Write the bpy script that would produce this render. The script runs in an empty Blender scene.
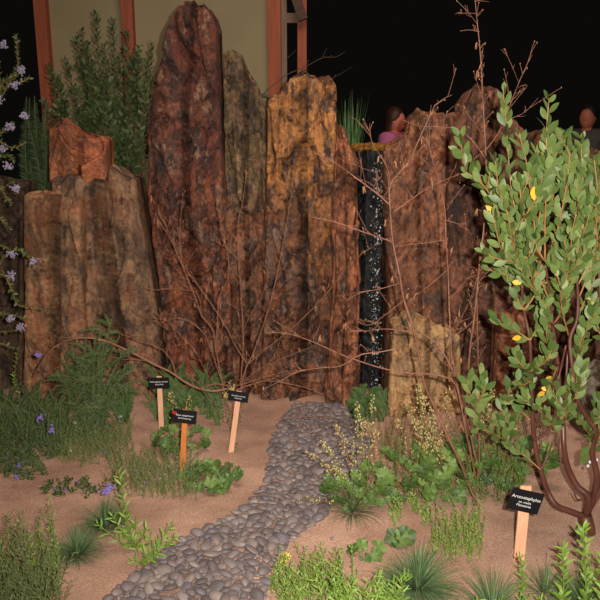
import bpy, bmesh, math, random
from mathutils import Vector, Matrix, noise, Euler

# ------------------------------------------------------------------ camera
FPX = 724.0
PITCH = math.radians(13.6)
CAMZ = 1.6
S = bpy.context.scene
COL = S.collection
cam_d = bpy.data.cameras.new('camera'); cam_d.sensor_width = 36.0
cam_d.lens = 36.0 * FPX / 600.0; cam_d.clip_start = 0.05
cam = bpy.data.objects.new('camera', cam_d); COL.objects.link(cam)
cam.location = (0, 0, CAMZ); cam.rotation_euler = (math.pi/2 - PITCH, 0, 0)
S.camera = cam

# ------------------------------------------------------------------ world, light, exposure
S.view_settings.view_transform = 'Standard'
S.view_settings.look = 'None'
S.view_settings.exposure = 0.0
S.view_settings.gamma = 1.0
S.view_settings.use_curve_mapping = False
W = bpy.data.worlds.new('night'); S.world = W; W.use_nodes = True
W.node_tree.nodes['Background'].inputs[0].default_value = (0.55, 0.5, 0.45, 1)
W.node_tree.nodes['Background'].inputs[1].default_value = 0.006

def lamp(name, kind, loc, power, color, size=0.1, target=None, spot=None, blend=0.5):
    d = bpy.data.lights.new(name, kind); d.energy = power; d.color = color
    if kind == 'AREA': d.size = size
    else: d.shadow_soft_size = size
    if kind == 'SPOT': d.spot_size = math.radians(spot); d.spot_blend = blend
    o = bpy.data.objects.new(name, d); COL.objects.link(o); o.location = loc
    if target: o.rotation_euler = (Vector(target) - Vector(loc)).to_track_quat('-Z', 'Y').to_euler()
    return o
# the flash on the camera
lamp('camera_flash', 'SPOT', (0.10, -0.02, 1.66), 600, (1.0, 0.93, 0.82), 0.018, (0.45, 3.6, 0.80), 92, 1.0)
# unseen lamps added to brighten the soil and the visitors behind it
lamp('overhead_fill', 'AREA', (0.5, 2.6, 5.2), 125, (1.0, 0.78, 0.64), 2.0, (0.0, 3.0, 0.0))
lamp('visitor_fill', 'SPOT', (2.2, 6.6, 3.2), 60, (1.0, 0.62, 0.5), 0.1, (1.1, 8.4, 1.4), 60, 0.6)

def lerp(a, b, t): return a + (b-a)*t
def srgb(r, g, b):
    f = lambda c: (c/255/12.92) if c/255 <= .04045 else ((c/255+.055)/1.055)**2.4
    return (f(r), f(g), f(b), 1)

def ray(px, py):
    a = (px-300)/FPX; b = (300-py)/FPX
    c, s = math.cos(PITCH), math.sin(PITCH)
    return Vector((a, c + b*s, -s + b*c))
def at(px, py, Y):
    d = ray(px, py); return Vector((0, 0, CAMZ)) + d*(Y/d.y)
def gr(px, py, z=0.0):
    d = ray(px, py); return Vector((0, 0, CAMZ)) + d*((z-CAMZ)/d.z)

# ------------------------------------------------------------------ materials
def newmat(name):
    m = bpy.data.materials.new(name); m.use_nodes = True
    return m, m.node_tree.nodes, m.node_tree.links, m.node_tree.nodes['Principled BSDF']
def ramp(N, stops, interp='LINEAR'):
    r = N.new('ShaderNodeValToRGB'); r.color_ramp.interpolation = interp
    e = r.color_ramp.elements
    e[0].position, e[0].color = stops[0]; e[1].position, e[1].color = stops[-1]
    for p, c in stops[1:-1]:
        q = e.new(p); q.color = c
    return r
def g(v): return (v, v, v, 1)

def leaf_mat(name, cols, rough=0.45, trans=0.0, spec=0.4):
    m, N, L, B = newmat(name)
    geo = N.new('ShaderNodeNewGeometry')
    n = len(cols)
    r = ramp(N, [(i/(n-1), c) for i, c in enumerate(cols)])
    L.new(geo.outputs['Random Per Island'], r.inputs[0])
    tc = N.new('ShaderNodeTexCoord'); nz = N.new('ShaderNodeTexNoise'); nz.inputs['Scale'].default_value = 60
    L.new(tc.outputs['Object'], nz.inputs['Vector'])
    mx = N.new('ShaderNodeMix'); mx.data_type = 'RGBA'; mx.blend_type = 'MULTIPLY'
    mx.inputs['Factor'].default_value = 0.5
    r2 = ramp(N, [(0.3, g(0.7)), (0.7, g(1.15))]); L.new(nz.outputs[0], r2.inputs[0])
    L.new(r.outputs[0], mx.inputs['A']); L.new(r2.outputs[0], mx.inputs['B'])
    L.new(mx.outputs['Result'], B.inputs['Base Color'])
    B.inputs['Roughness'].default_value = rough
    B.inputs['Specular IOR Level'].default_value = spec
    return m
def plain(name, c, rough=0.6, spec=0.3, var=0.25, scale=30, metallic=0, stretch=None, bump=0.0):
    m, N, L, B = newmat(name)
    tc = N.new('ShaderNodeTexCoord'); mp = N.new('ShaderNodeMapping')
    if stretch: mp.inputs['Scale'].default_value = stretch
    nz = N.new('ShaderNodeTexNoise'); nz.inputs['Scale'].default_value = scale; nz.inputs['Detail'].default_value = 5
    L.new(tc.outputs['Object'], mp.inputs[0]); L.new(mp.outputs[0], nz.inputs['Vector'])
    lo = tuple(x*(1-var) for x in c[:3])+(1,); hi = tuple(min(1, x*(1+var)) for x in c[:3])+(1,)
    r = ramp(N, [(0.3, lo), (0.7, hi)]); L.new(nz.outputs[0], r.inputs[0])
    L.new(r.outputs[0], B.inputs['Base Color'])
    B.inputs['Roughness'].default_value = rough; B.inputs['Specular IOR Level'].default_value = spec
    B.inputs['Metallic'].default_value = metallic
    if bump:
        b = N.new('ShaderNodeBump'); b.inputs['Strength'].default_value = bump; b.inputs['Distance'].default_value = 0.01
        L.new(nz.outputs[0], b.inputs['Height']); L.new(b.outputs[0], B.inputs['Normal'])
    return m

def rock_mat(name, cols, seed=0, crack=0.3, crust=0.4, wet=False, top=None, streak=0.6, rough=0.72, desat=0.10, gain=0.98, mottle=0.85, bump=0.8):
    """patches of rust, ochre and charcoal, drawn out along the standing stone"""
    m, N, L, B = newmat(name)
    tc = N.new('ShaderNodeTexCoord')
    def mapped(sc, off=0.0):
        mp = N.new('ShaderNodeMapping'); mp.inputs['Scale'].default_value = sc
        mp.inputs['Location'].default_value = (seed*3.1+off, seed*1.7, seed*0.9+off); L.new(tc.outputs['Object'], mp.inputs[0]); return mp.outputs[0]
    def nz(vec, scale, det=8, ro=0.65, dist=0.0):
        n = N.new('ShaderNodeTexNoise'); n.inputs['Scale'].default_value = scale; n.inputs['Detail'].default_value = det
        n.inputs['Roughness'].default_value = ro; n.inputs['Distortion'].default_value = dist; L.new(vec, n.inputs['Vector']); return n.outputs[0]
    def mix(a, b_, f, mode='MIX'):
        x = N.new('ShaderNodeMix'); x.data_type = 'RGBA'; x.blend_type = mode
        for sock, v in (('A', a), ('B', b_), ('Factor', f)):
            if hasattr(v, 'is_linked'): L.new(v, x.inputs[sock])
            else: x.inputs[sock].default_value = v
        return x.outputs['Result']
    def rmpc(vec, scale):
        n = N.new('ShaderNodeTexNoise'); n.inputs['Scale'].default_value = scale; n.inputs['Detail'].default_value = 8; n.inputs['Roughness'].default_value = 0.7; L.new(vec, n.inputs['Vector']); return n.outputs['Color']
    def rmp(v, stops):
        r = ramp(N, stops); L.new(v, r.inputs[0]); return r.outputs[0]
    va = mapped((1, 1, 0.55)); vb = mapped((1, 1, 0.85), 5.0); vs_ = mapped((1, 1, 0.16), 9.0)
    def mute(c_, a=desat):
        l = .3*c_[0]+.55*c_[1]+.15*c_[2]; return tuple(lerp(x, l, a)*gain for x in c_[:3])+(1,)
    cols = [mute(x) for x in cols]
    if top: top = (top[0], top[1], [mute(x) for x in top[2]])
    k = len(cols)
    n1 = nz(va, 6.5, 11, 0.70, 0.15)
    col = rmp(n1, [(0.36 + 0.28*i/(k-1), c) for i, c in enumerate(cols)])
    if top:
        z0, z1, tcols = top; kt = len(tcols)
        ct = rmp(n1, [(0.32 + 0.36*i/(kt-1), c) for i, c in enumerate(tcols)])
        sp = N.new('ShaderNodeSeparateXYZ'); L.new(tc.outputs['Object'], sp.inputs[0])
        nn = nz(vb, 3.0, 6); ad = N.new('ShaderNodeMath'); ad.operation = 'MULTIPLY_ADD'; L.new(nn, ad.inputs[0]); ad.inputs[1].default_value = 1.4; L.new(sp.outputs[2], ad.inputs[2])
        mr = N.new('ShaderNodeMapRange'); L.new(ad.outputs[0], mr.inputs[0]); mr.inputs[1].default_value = z0+0.7; mr.inputs[2].default_value = z1+0.7
        col = mix(col, ct, mr.outputs[0])
    # charcoal streaks down the face and blotches
    st = rmp(nz(vs_, 14, 6, 0.6), [(0.50, g(0)), (0.62, g(streak))]); col = mix(col, srgb(58, 48, 46), st)
    bl = rmp(nz(vb, 9, 10, 0.72, 0.2), [(0.54, g(0)), (0.575, g(streak))]); col = mix(col, srgb(44, 40, 42), bl)
    # rough mottling
    mo = rmp(nz(vb, 46, 9, 0.75), [(0.30, g(0.40)), (0.5, g(1.0)), (0.68, g(1.9))]); col = mix(col, mo, mottle, 'MULTIPLY')
    # broken seams, dark stone plus painted crevice shade, a coarse and a fine set
    wv = mix(va, rmpc(vb, 9), 0.13, 'LINEAR_LIGHT')
    mask = None
    for sc, wd, th, am in ((5.0, 0.035, 0.44, crack+.3), (13.0, 0.05, 0.50, crack+.1)):
        v2 = N.new('ShaderNodeTexVoronoi'); v2.feature = 'DISTANCE_TO_EDGE'; v2.inputs['Scale'].default_value = sc; L.new(wv, v2.inputs['Vector'])
        rc = rmp(v2.outputs[0], [(0.0, g(1.0)), (wd, g(0.0))]); gate = rmp(nz(vb, 4+sc*.2, 4), [(th, g(0)), (th+.08, g(min(1, am)))])
        mm = N.new('ShaderNodeMath'); mm.operation = 'MULTIPLY'; L.new(rc, mm.inputs[0]); L.new(gate, mm.inputs[1])
        col = mix(col, srgb(36, 28, 27), mm.outputs[0]); mask = mm
    # plates of their own tone
    v3 = N.new('ShaderNodeTexVoronoi'); v3.inputs['Scale'].default_value = 5.0; L.new(wv, v3.inputs['Vector'])
    s3 = N.new('ShaderNodeSeparateColor'); L.new(v3.outputs['Color'], s3.inputs[0])
    col = mix(col, rmp(s3.outputs[0], [(0, g(.62)), (1, g(1.45))]), 0.8, 'MULTIPLY'); mm = mask
    # pale mineral crust in small flecks
    cr = rmp(nz(va, 15, 11, 0.78), [(0.54, g(0)), (0.62, g(crust))]); col = mix(col, srgb(178, 144, 118), cr)
    L.new(col, B.inputs['Base Color'])
    B.inputs['Roughness'].default_value = 0.25 if wet else rough
    B.inputs['Specular IOR Level'].default_value = 0.25 if wet else 0.2
    nb = nz(vb, 20, 11, 0.72)
    ad = N.new('ShaderNodeMath'); ad.operation = 'SUBTRACT'; L.new(nb, ad.inputs[0]); L.new(mm.outputs[0], ad.inputs[1])
    b = N.new('ShaderNodeBump'); b.inputs['Strength'].default_value = bump; b.inputs['Distance'].default_value = 0.03
    L.new(ad.outputs[0], b.inputs['Height']); L.new(b.outputs[0], B.inputs['Normal'])
    return m

def soil_mat():
    m, N, L, B = newmat('soil')
    tc = N.new('ShaderNodeTexCoord')
    n1 = N.new('ShaderNodeTexNoise'); n1.inputs['Scale'].default_value = 3; n1.inputs['Detail'].default_value = 6
    n2 = N.new('ShaderNodeTexNoise'); n2.inputs['Scale'].default_value = 150; n2.inputs['Detail'].default_value = 4
    for n in (n1, n2): L.new(tc.outputs['Object'], n.inputs['Vector'])
    r1 = ramp(N, [(0.35, srgb(160, 126, 108)), (0.65, srgb(190, 154, 134))]); L.new(n1.outputs[0], r1.inputs[0])
    r2 = ramp(N, [(0.3, g(0.6)), (0.55, g(1.0)), (0.75, g(1.5))]); L.new(n2.outputs[0], r2.inputs[0])
    mx = N.new('ShaderNodeMix'); mx.data_type = 'RGBA'; mx.blend_type = 'MULTIPLY'; mx.inputs['Factor'].default_value = 0.8
    L.new(r1.outputs[0], mx.inputs['A']); L.new(r2.outputs[0], mx.inputs['B'])
    L.new(mx.outputs['Result'], B.inputs['Base Color']); B.inputs['Roughness'].default_value = 0.95
    B.inputs['Specular IOR Level'].default_value = 0.1
    b = N.new('ShaderNodeBump'); b.inputs['Strength'].default_value = 0.6; b.inputs['Distance'].default_value = 0.004
    L.new(n2.outputs[0], b.inputs['Height']); L.new(b.outputs[0], B.inputs['Normal'])
    return m

def pebble_mat():
    m, N, L, B = newmat('pebble')
    oi = N.new('ShaderNodeObjectInfo'); geo = N.new('ShaderNodeNewGeometry')
    a = N.new('ShaderNodeMath'); a.operation = 'ADD'; L.new(oi.outputs['Random'], a.inputs[0]); L.new(geo.outputs['Random Per Island'], a.inputs[1])
    f = N.new('ShaderNodeMath'); f.operation = 'FRACT'; L.new(a.outputs[0], f.inputs[0])
    r = ramp(N, [(0, srgb(92, 84, 86)), (0.3, srgb(118, 108, 108)), (0.6, srgb(134, 121, 118)), (0.85, srgb(104, 98, 106)), (1, srgb(152, 138, 130))])
    L.new(f.outputs[0], r.inputs[0])
    tc = N.new('ShaderNodeTexCoord'); nz = N.new('ShaderNodeTexNoise'); nz.inputs['Scale'].default_value = 45; nz.inputs['Detail'].default_value = 6
    L.new(tc.outputs['Object'], nz.inputs['Vector'])
    r2 = ramp(N, [(0.3, g(0.75)), (0.7, g(1.2))]); L.new(nz.outputs[0], r2.inputs[0])
    mx = N.new('ShaderNodeMix'); mx.data_type = 'RGBA'; mx.blend_type = 'MULTIPLY'; mx.inputs['Factor'].default_value = 0.8
    L.new(r.outputs[0], mx.inputs['A']); L.new(r2.outputs[0], mx.inputs['B'])
    L.new(mx.outputs['Result'], B.inputs['Base Color']); B.inputs['Roughness'].default_value = 0.5
    return m

def text_mat(name, c):
    return plain(name, c, 0.5, 0.2, 0.02)

M = {}
M['soil'] = soil_mat(); M['pebble'] = pebble_mat()
M['bark_red'] = plain('red_bark', srgb(92, 54, 44), 0.4, 0.5, 0.35, 25, stretch=(1, 1, .3))
M['bark_shoot'] = plain('shoot_bark', srgb(158, 112, 66), 0.5, 0.4, 0.25, 30)
M['bark_bare'] = plain('bare_bark', srgb(136, 92, 72), 0.5, 0.4, 0.3, 30)
M['bark_grey'] = plain('grey_bark', srgb(96, 80, 66), 0.7, 0.2, 0.3, 30)
M['catkin'] = plain('catkin_tan', srgb(158, 112, 82), 0.7, 0.2, 0.2, 90)
M['manz'] = leaf_mat('manzanita_leaf', [srgb(66, 88, 40), srgb(86, 106, 52), srgb(104, 122, 64), srgb(76, 96, 46), srgb(124, 138, 84)], 0.48, spec=0.35)
M['yellow_leaf'] = leaf_mat('yellow_leaf', [srgb(205, 165, 40), srgb(190, 150, 50)], 0.5)
M['shrub_dark'] = leaf_mat('dark_shrub_leaf', [srgb(52, 70, 40), srgb(70, 90, 50), srgb(86, 98, 56), srgb(60, 80, 44)], 0.5)
M['needle_dark'] = leaf_mat('dark_needle', [srgb(40, 58, 34), srgb(54, 74, 40)], 0.6)
M['ceano'] = leaf_mat('lilac_leaf', [srgb(52, 66, 34), srgb(72, 90, 44), srgb(96, 100, 52)], 0.45)
M['fern'] = leaf_mat('fern_leaf', [srgb(44, 60, 30), srgb(58, 76, 36), srgb(74, 88, 46)], 0.6)
M['moss'] = leaf_mat('fresh_fern', [srgb(54, 80, 30), srgb(70, 98, 38), srgb(50, 74, 28)], 0.6)
M['greygreen'] = leaf_mat('grey_green_leaf', [srgb(92, 104, 66), srgb(110, 122, 80), srgb(78, 96, 54)], 0.6)
M['fescue'] = leaf_mat('fescue_blade', [srgb(70, 98, 64), srgb(92, 122, 80), srgb(116, 142, 98), srgb(124, 140, 92)], 0.5)
M['lime'] = leaf_mat('lime_leaf', [srgb(106, 142, 50), srgb(128, 164, 62), srgb(92, 126, 50), srgb(146, 176, 80)], 0.5)
M['lobed'] = leaf_mat('lobed_leaf', [srgb(62, 88, 38), srgb(82, 110, 48), srgb(48, 70, 32), srgb(104, 130, 62), srgb(72, 94, 42)], 0.5)
M['reed'] = leaf_mat('reed_blade', [srgb(72, 110, 56), srgb(84, 120, 60)], 0.5)
M['stem_green'] = plain('green_stem', srgb(120, 130, 70), 0.5, 0.3, 0.2)
M['stem_brown'] = plain('brown_stem', srgb(140, 104, 70), 0.6, 0.3, 0.2)
M['cream'] = leaf_mat('cream_floret', [srgb(206, 190, 140), srgb(178, 160, 100), srgb(160, 150, 90)], 0.7)
M['lilac'] = leaf_mat('lilac_floret', [srgb(140, 130, 152), srgb(166, 154, 176), srgb(118, 108, 136)], 0.7)
M['violet'] = leaf_mat('violet_petal', [srgb(120, 100, 190), srgb(150, 130, 210)], 0.6)
M['white'] = leaf_mat('white_petal', [srgb(225, 222, 215), srgb(205, 205, 215)], 0.6)
M['yellow'] = leaf_mat('yellow_petal', [srgb(236, 226, 90), srgb(220, 205, 60)], 0.6)
M['orange'] = leaf_mat('orange_petal', [srgb(220, 130, 20), srgb(230, 150, 30)], 0.6)
M['red'] = leaf_mat('red_petal', [srgb(190, 50, 35), srgb(170, 40, 30)], 0.6)
M['stake'] = plain('cedar_stake', srgb(232, 176, 142), 0.7, 0.2, 0.12, 12, stretch=(8, 8, 1))
M['stake_dk'] = plain('cedar_stake_orange', srgb(206, 124, 66), 0.7, 0.2, 0.12, 12, stretch=(8, 8, 1))
M['board'] = plain('black_plastic', srgb(24, 24, 28), 0.35, 0.4, 0.1)
M['ink'] = text_mat('white_lettering', srgb(225, 225, 225))
M['wall'] = plain('beige_panel', srgb(146, 134, 104), 0.9, 0.1, 0.06, 3)
M['timber'] = plain('red_timber', srgb(152, 84, 60), 0.7, 0.2, 0.2, 5, stretch=(6, 6, .5))
M['timber_grey'] = plain('greyed_timber', srgb(124, 102, 88), 0.8, 0.2, 0.15, 5, stretch=(6, 6, .5))
M['hall'] = plain('hall_floor', srgb(40, 38, 36), 0.9, 0.1, 0.2, 2)
M['skin'] = plain('skin', srgb(196, 118, 92), 0.5, 0.3, 0.06)
M['hair'] = plain('brown_hair', srgb(54, 32, 24), 0.5, 0.4, 0.4, 40, stretch=(1, 1, .1))
M['hair_dk'] = plain('dark_hair', srgb(36, 28, 24), 0.5, 0.4, 0.3, 40)
M['pink'] = plain('pink_cloth', srgb(190, 110, 150), 0.85, 0.1, 0.1)
M['grey_cloth'] = plain('grey_cloth', srgb(88, 84, 80), 0.9, 0.1, 0.15)
M['denim'] = plain('dark_denim', srgb(40, 44, 60), 0.9, 0.1, 0.15)
M['strap'] = plain('black_strap', srgb(20, 18, 20), 0.6, 0.2, 0.1)

# ------------------------------------------------------------------ mesh builder
class MB:
    def __init__(s): s.v = []; s.f = []
    def add(s, vs, fs):
        o = len(s.v); s.v += [Vector(a) for a in vs]; s.f += [tuple(i+o for i in f) for f in fs]
    def box(s, c, d, rot=None):
        c = Vector(c); x, y, z = d[0]/2, d[1]/2, d[2]/2
        vs = [Vector((a*x, b*y, e*z)) for e in (-1, 1) for b in (-1, 1) for a in (-1, 1)]
        if rot: vs = [rot @ p for p in vs]
        s.add([c+p for p in vs], [(0, 2, 3, 1), (4, 5, 7, 6), (0, 1, 5, 4), (2, 6, 7, 3), (0, 4, 6, 2), (1, 3, 7, 5)])
    def tube(s, pts, r0, r1=None, n=6, radii=None):
        pts = [Vector(p) for p in pts]
        if r1 is None: r1 = r0
        k = len(pts)
        if k < 2: return
        if radii is None: radii = [r0 + (r1-r0)*i/(k-1) for i in range(k)]
        prev = None; vs = []
        for i, p in enumerate(pts):
            t = (pts[min(i+1, k-1)] - pts[max(i-1, 0)])
            if t.length < 1e-9: t = Vector((0, 0, 1))
            t.normalize()
            if prev is None:
                a = t.orthogonal().normalized()
            else:
                a = prev - t*prev.dot(t)
                a = a.normalized() if a.length > 1e-6 else t.orthogonal().normalized()
            prev = a; b = t.cross(a)
            for j in range(n):
                th = 2*math.pi*j/n
                vs.append(p + (a*math.cos(th)+b*math.sin(th))*radii[i])
        fs = [(i*n+j, i*n+(j+1) % n, (i+1)*n+(j+1) % n, (i+1)*n+j) for i in range(k-1) for j in range(n)]
        fs.append(tuple(reversed(range(n)))); fs.append(tuple((k-1)*n+j for j in range(n)))
        s.add(vs, fs)
    def leaf(s, p, d, up, L, Wd, wide=0.45, fold=0.2, droop=0.0, n=4):
        """a blade with a folded midrib: wide = where it is broadest"""
        p = Vector(p); d = Vector(d).normalized(); up = Vector(up)
        side = d.cross(up)
        if side.length < 1e-5: side = d.orthogonal()
        side.normalize(); nrm = side.cross(d).normalized()
        vs = []; fs = []
        for i in range(n+1):
            t = i/n
            w = Wd*0.5*(math.sin(math.pi*min(1, t**(math.log(0.5)/math.log(wide))))**0.75 if 0 < t < 1 else 0.04)
            c = p + d*(L*t) - nrm*(droop*L*t*t)
            vs += [c - side*w + nrm*(fold*w), c, c + side*w + nrm*(fold*w)]
        for i in range(n):
            a = i*3
            fs += [(a, a+1, a+4, a+3), (a+1, a+2, a+5, a+4)]
        s.add(vs, fs)
    def lobed(s, p, nrm, d, R, lobes=5, rnd=random):
        p = Vector(p); nrm = Vector(nrm).normalized(); d = Vector(d); d = (d-nrm*d.dot(nrm)).normalized(); e = nrm.cross(d)
        n = lobes*6; vs = [p]; ph = rnd.random()*0.4
        for ring, k in ((1, 0.55), (2, 1.0)):
            for i in range(n):
                a = -math.pi*0.92 + 2*math.pi*0.92*i/(n-1)
                m = 0.86 + 0.08*math.cos(a*lobes) + 0.05*math.cos(a*lobes*3+ph) if ring == 2 else 0.9
                r = R*k*m*(0.9+0.2*math.cos(a*0.5))
                vs.append(p + (d*math.cos(a)+e*math.sin(a))*r + nrm*(R*0.10*math.cos(a*lobes)*k + R*0.16*k*k))
        fs = [(0, 1+i, 2+i) for i in range(n-1)] + [(1+i, 1+n+i, 2+n+i, 2+i) for i in range(n-1)]
        s.add(vs, fs)
    def blade(s, p, d, L, w, droop, n=5):
        p = Vector(p); d = Vector(d).normalized()
        side = d.cross(Vector((0, 0, 1)))
        if side.length < 0.05: side = Vector((1, 0, 0))
        side.normalize()
        vs = []; c = p.copy(); dd = d.copy()
        for i in range(n+1):
            ww = w*0.5*(1-(i/n)**2)+0.0002
            vs += [c - side*ww, c + side*ww]
            dd = (dd + Vector((0, 0, -droop/n))).normalized(); c = c + dd*(L/n)
        s.add(vs, [(2*i, 2*i+1, 2*i+3, 2*i+2) for i in range(n)])
    def blob(s, c, r, sub=1, sq=(1, 1, 1), jit=0.0, rnd=random):
        bm = bmesh.new(); bmesh.ops.create_icosphere(bm, subdivisions=sub, radius=r)
        vs = [Vector(c) + Vector((v.co.x*sq[0], v.co.y*sq[1], v.co.z*sq[2]))*(1+rnd.uniform(-jit, jit)) for v in bm.verts]
        fs = [tuple(v.index for v in f.verts) for f in bm.faces]; bm.free()
        s.add(vs, fs)
    def build(s, name, mat, parent=None, origin=None, smooth=True, loc=None):
        if parent is not None: origin = Vector(parent['_o']) if '_o' in parent else origin
        origin = Vector(origin) if origin is not None else Vector((0, 0, 0))
        me = bpy.data.meshes.new(name)
        me.from_pydata([tuple(v-origin) for v in s.v], [], s.f); me.materials.append(mat)
        if smooth: me.polygons.foreach_set('use_smooth', [True]*len(me.polygons))
        me.update()
        o = bpy.data.objects.new(name, me); COL.objects.link(o)
        if parent is not None: o.parent = parent
        else: o.location = origin
        return o

def tag(o, label, cat, group=None, kind=None):
    if label: o['label'] = label
    if cat: o['category'] = cat
    if group: o['group'] = group
    if kind: o['kind'] = kind
    return o
ROOTS = []
def thing(name, loc, label, cat, group=None):
    o = bpy.data.objects.new(name, None); COL.objects.link(o); o.location = loc; o.empty_display_size = 0.1
    o['_o'] = tuple(loc); ROOTS.append(o)
    return tag(o, label, cat, group)
def structure(o): o['kind'] = 'structure'; return o

def interp(tab, x):
    if x <= tab[0][0]: return tab[0][1]
    for (x0, y0), (x1, y1) in zip(tab, tab[1:]):
        if x <= x1: return y0 + (y1-y0)*(x-x0)/max(1e-9, x1-x0)
    return tab[-1][1]
def smooth_path(pts, k=4):
    """catmull-rom through the points"""
    P = [pts[0]] + list(pts) + [pts[-1]]; out = []
    for i in range(1, len(P)-2):
        for j in range(k):
            t = j/k; a, b, c, d = P[i-1], P[i], P[i+1], P[i+2]
            out.append(0.5*((2*b) + (c-a)*t + (2*a-5*b+4*c-d)*t*t + (3*b-a-3*c+d)*t*t*t))
    out.append(P[-2]); return out

# ------------------------------------------------------------------ ground
def gh(x, y):
    h = 0.018*noise.noise(Vector((x*1.6, y*1.6, 3.3))) + 0.006*noise.noise(Vector((x*9, y*9, 1)))
    return h
PL = [(405, 296), (425, 282), (440, 273), (460, 272), (485, 268), (510, 243), (530, 205), (550, 172), (575, 140), (600, 108), (640, 60)]
PR = [(405, 352), (440, 368), (465, 362), (490, 345), (520, 315), (545, 285), (565, 270), (600, 262), (640, 240)]
GB = MB()
nx, ny = 260, 170
X0, X1, Y0, Y1 = -2.6, 2.6, 1.5, 4.55
idx = 0; vs = []
for j in range(ny+1):
    for i in range(nx+1):
        x = lerp(X0, X1, i/nx); y = lerp(Y0, Y1, j/ny)
        vs.append(Vector((x, y, gh(x, y) + 0.0035*noise.noise(Vector((x*40, y*40, 0))))))
GB.add(vs, [(j*(nx+1)+i, j*(nx+1)+i+1, (j+1)*(nx+1)+i+1, (j+1)*(nx+1)+i) for j in range(ny) for i in range(nx)])
structure(GB.build('ground', M['soil']))
b = MB(); b.box((0, 8, -0.13), (14, 16, 0.16)); structure(b.build('floor', M['hall'], smooth=False))
# raised bed of earth held up by the standing stones
b = MB(); b.box((-1.1, 5.1, 0.52), (3.6, 0.75, 1.2)); tag(structure(b.build('trim_1', M['soil'], smooth=False)), 'raised bed of earth behind the standing stones', None)

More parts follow.
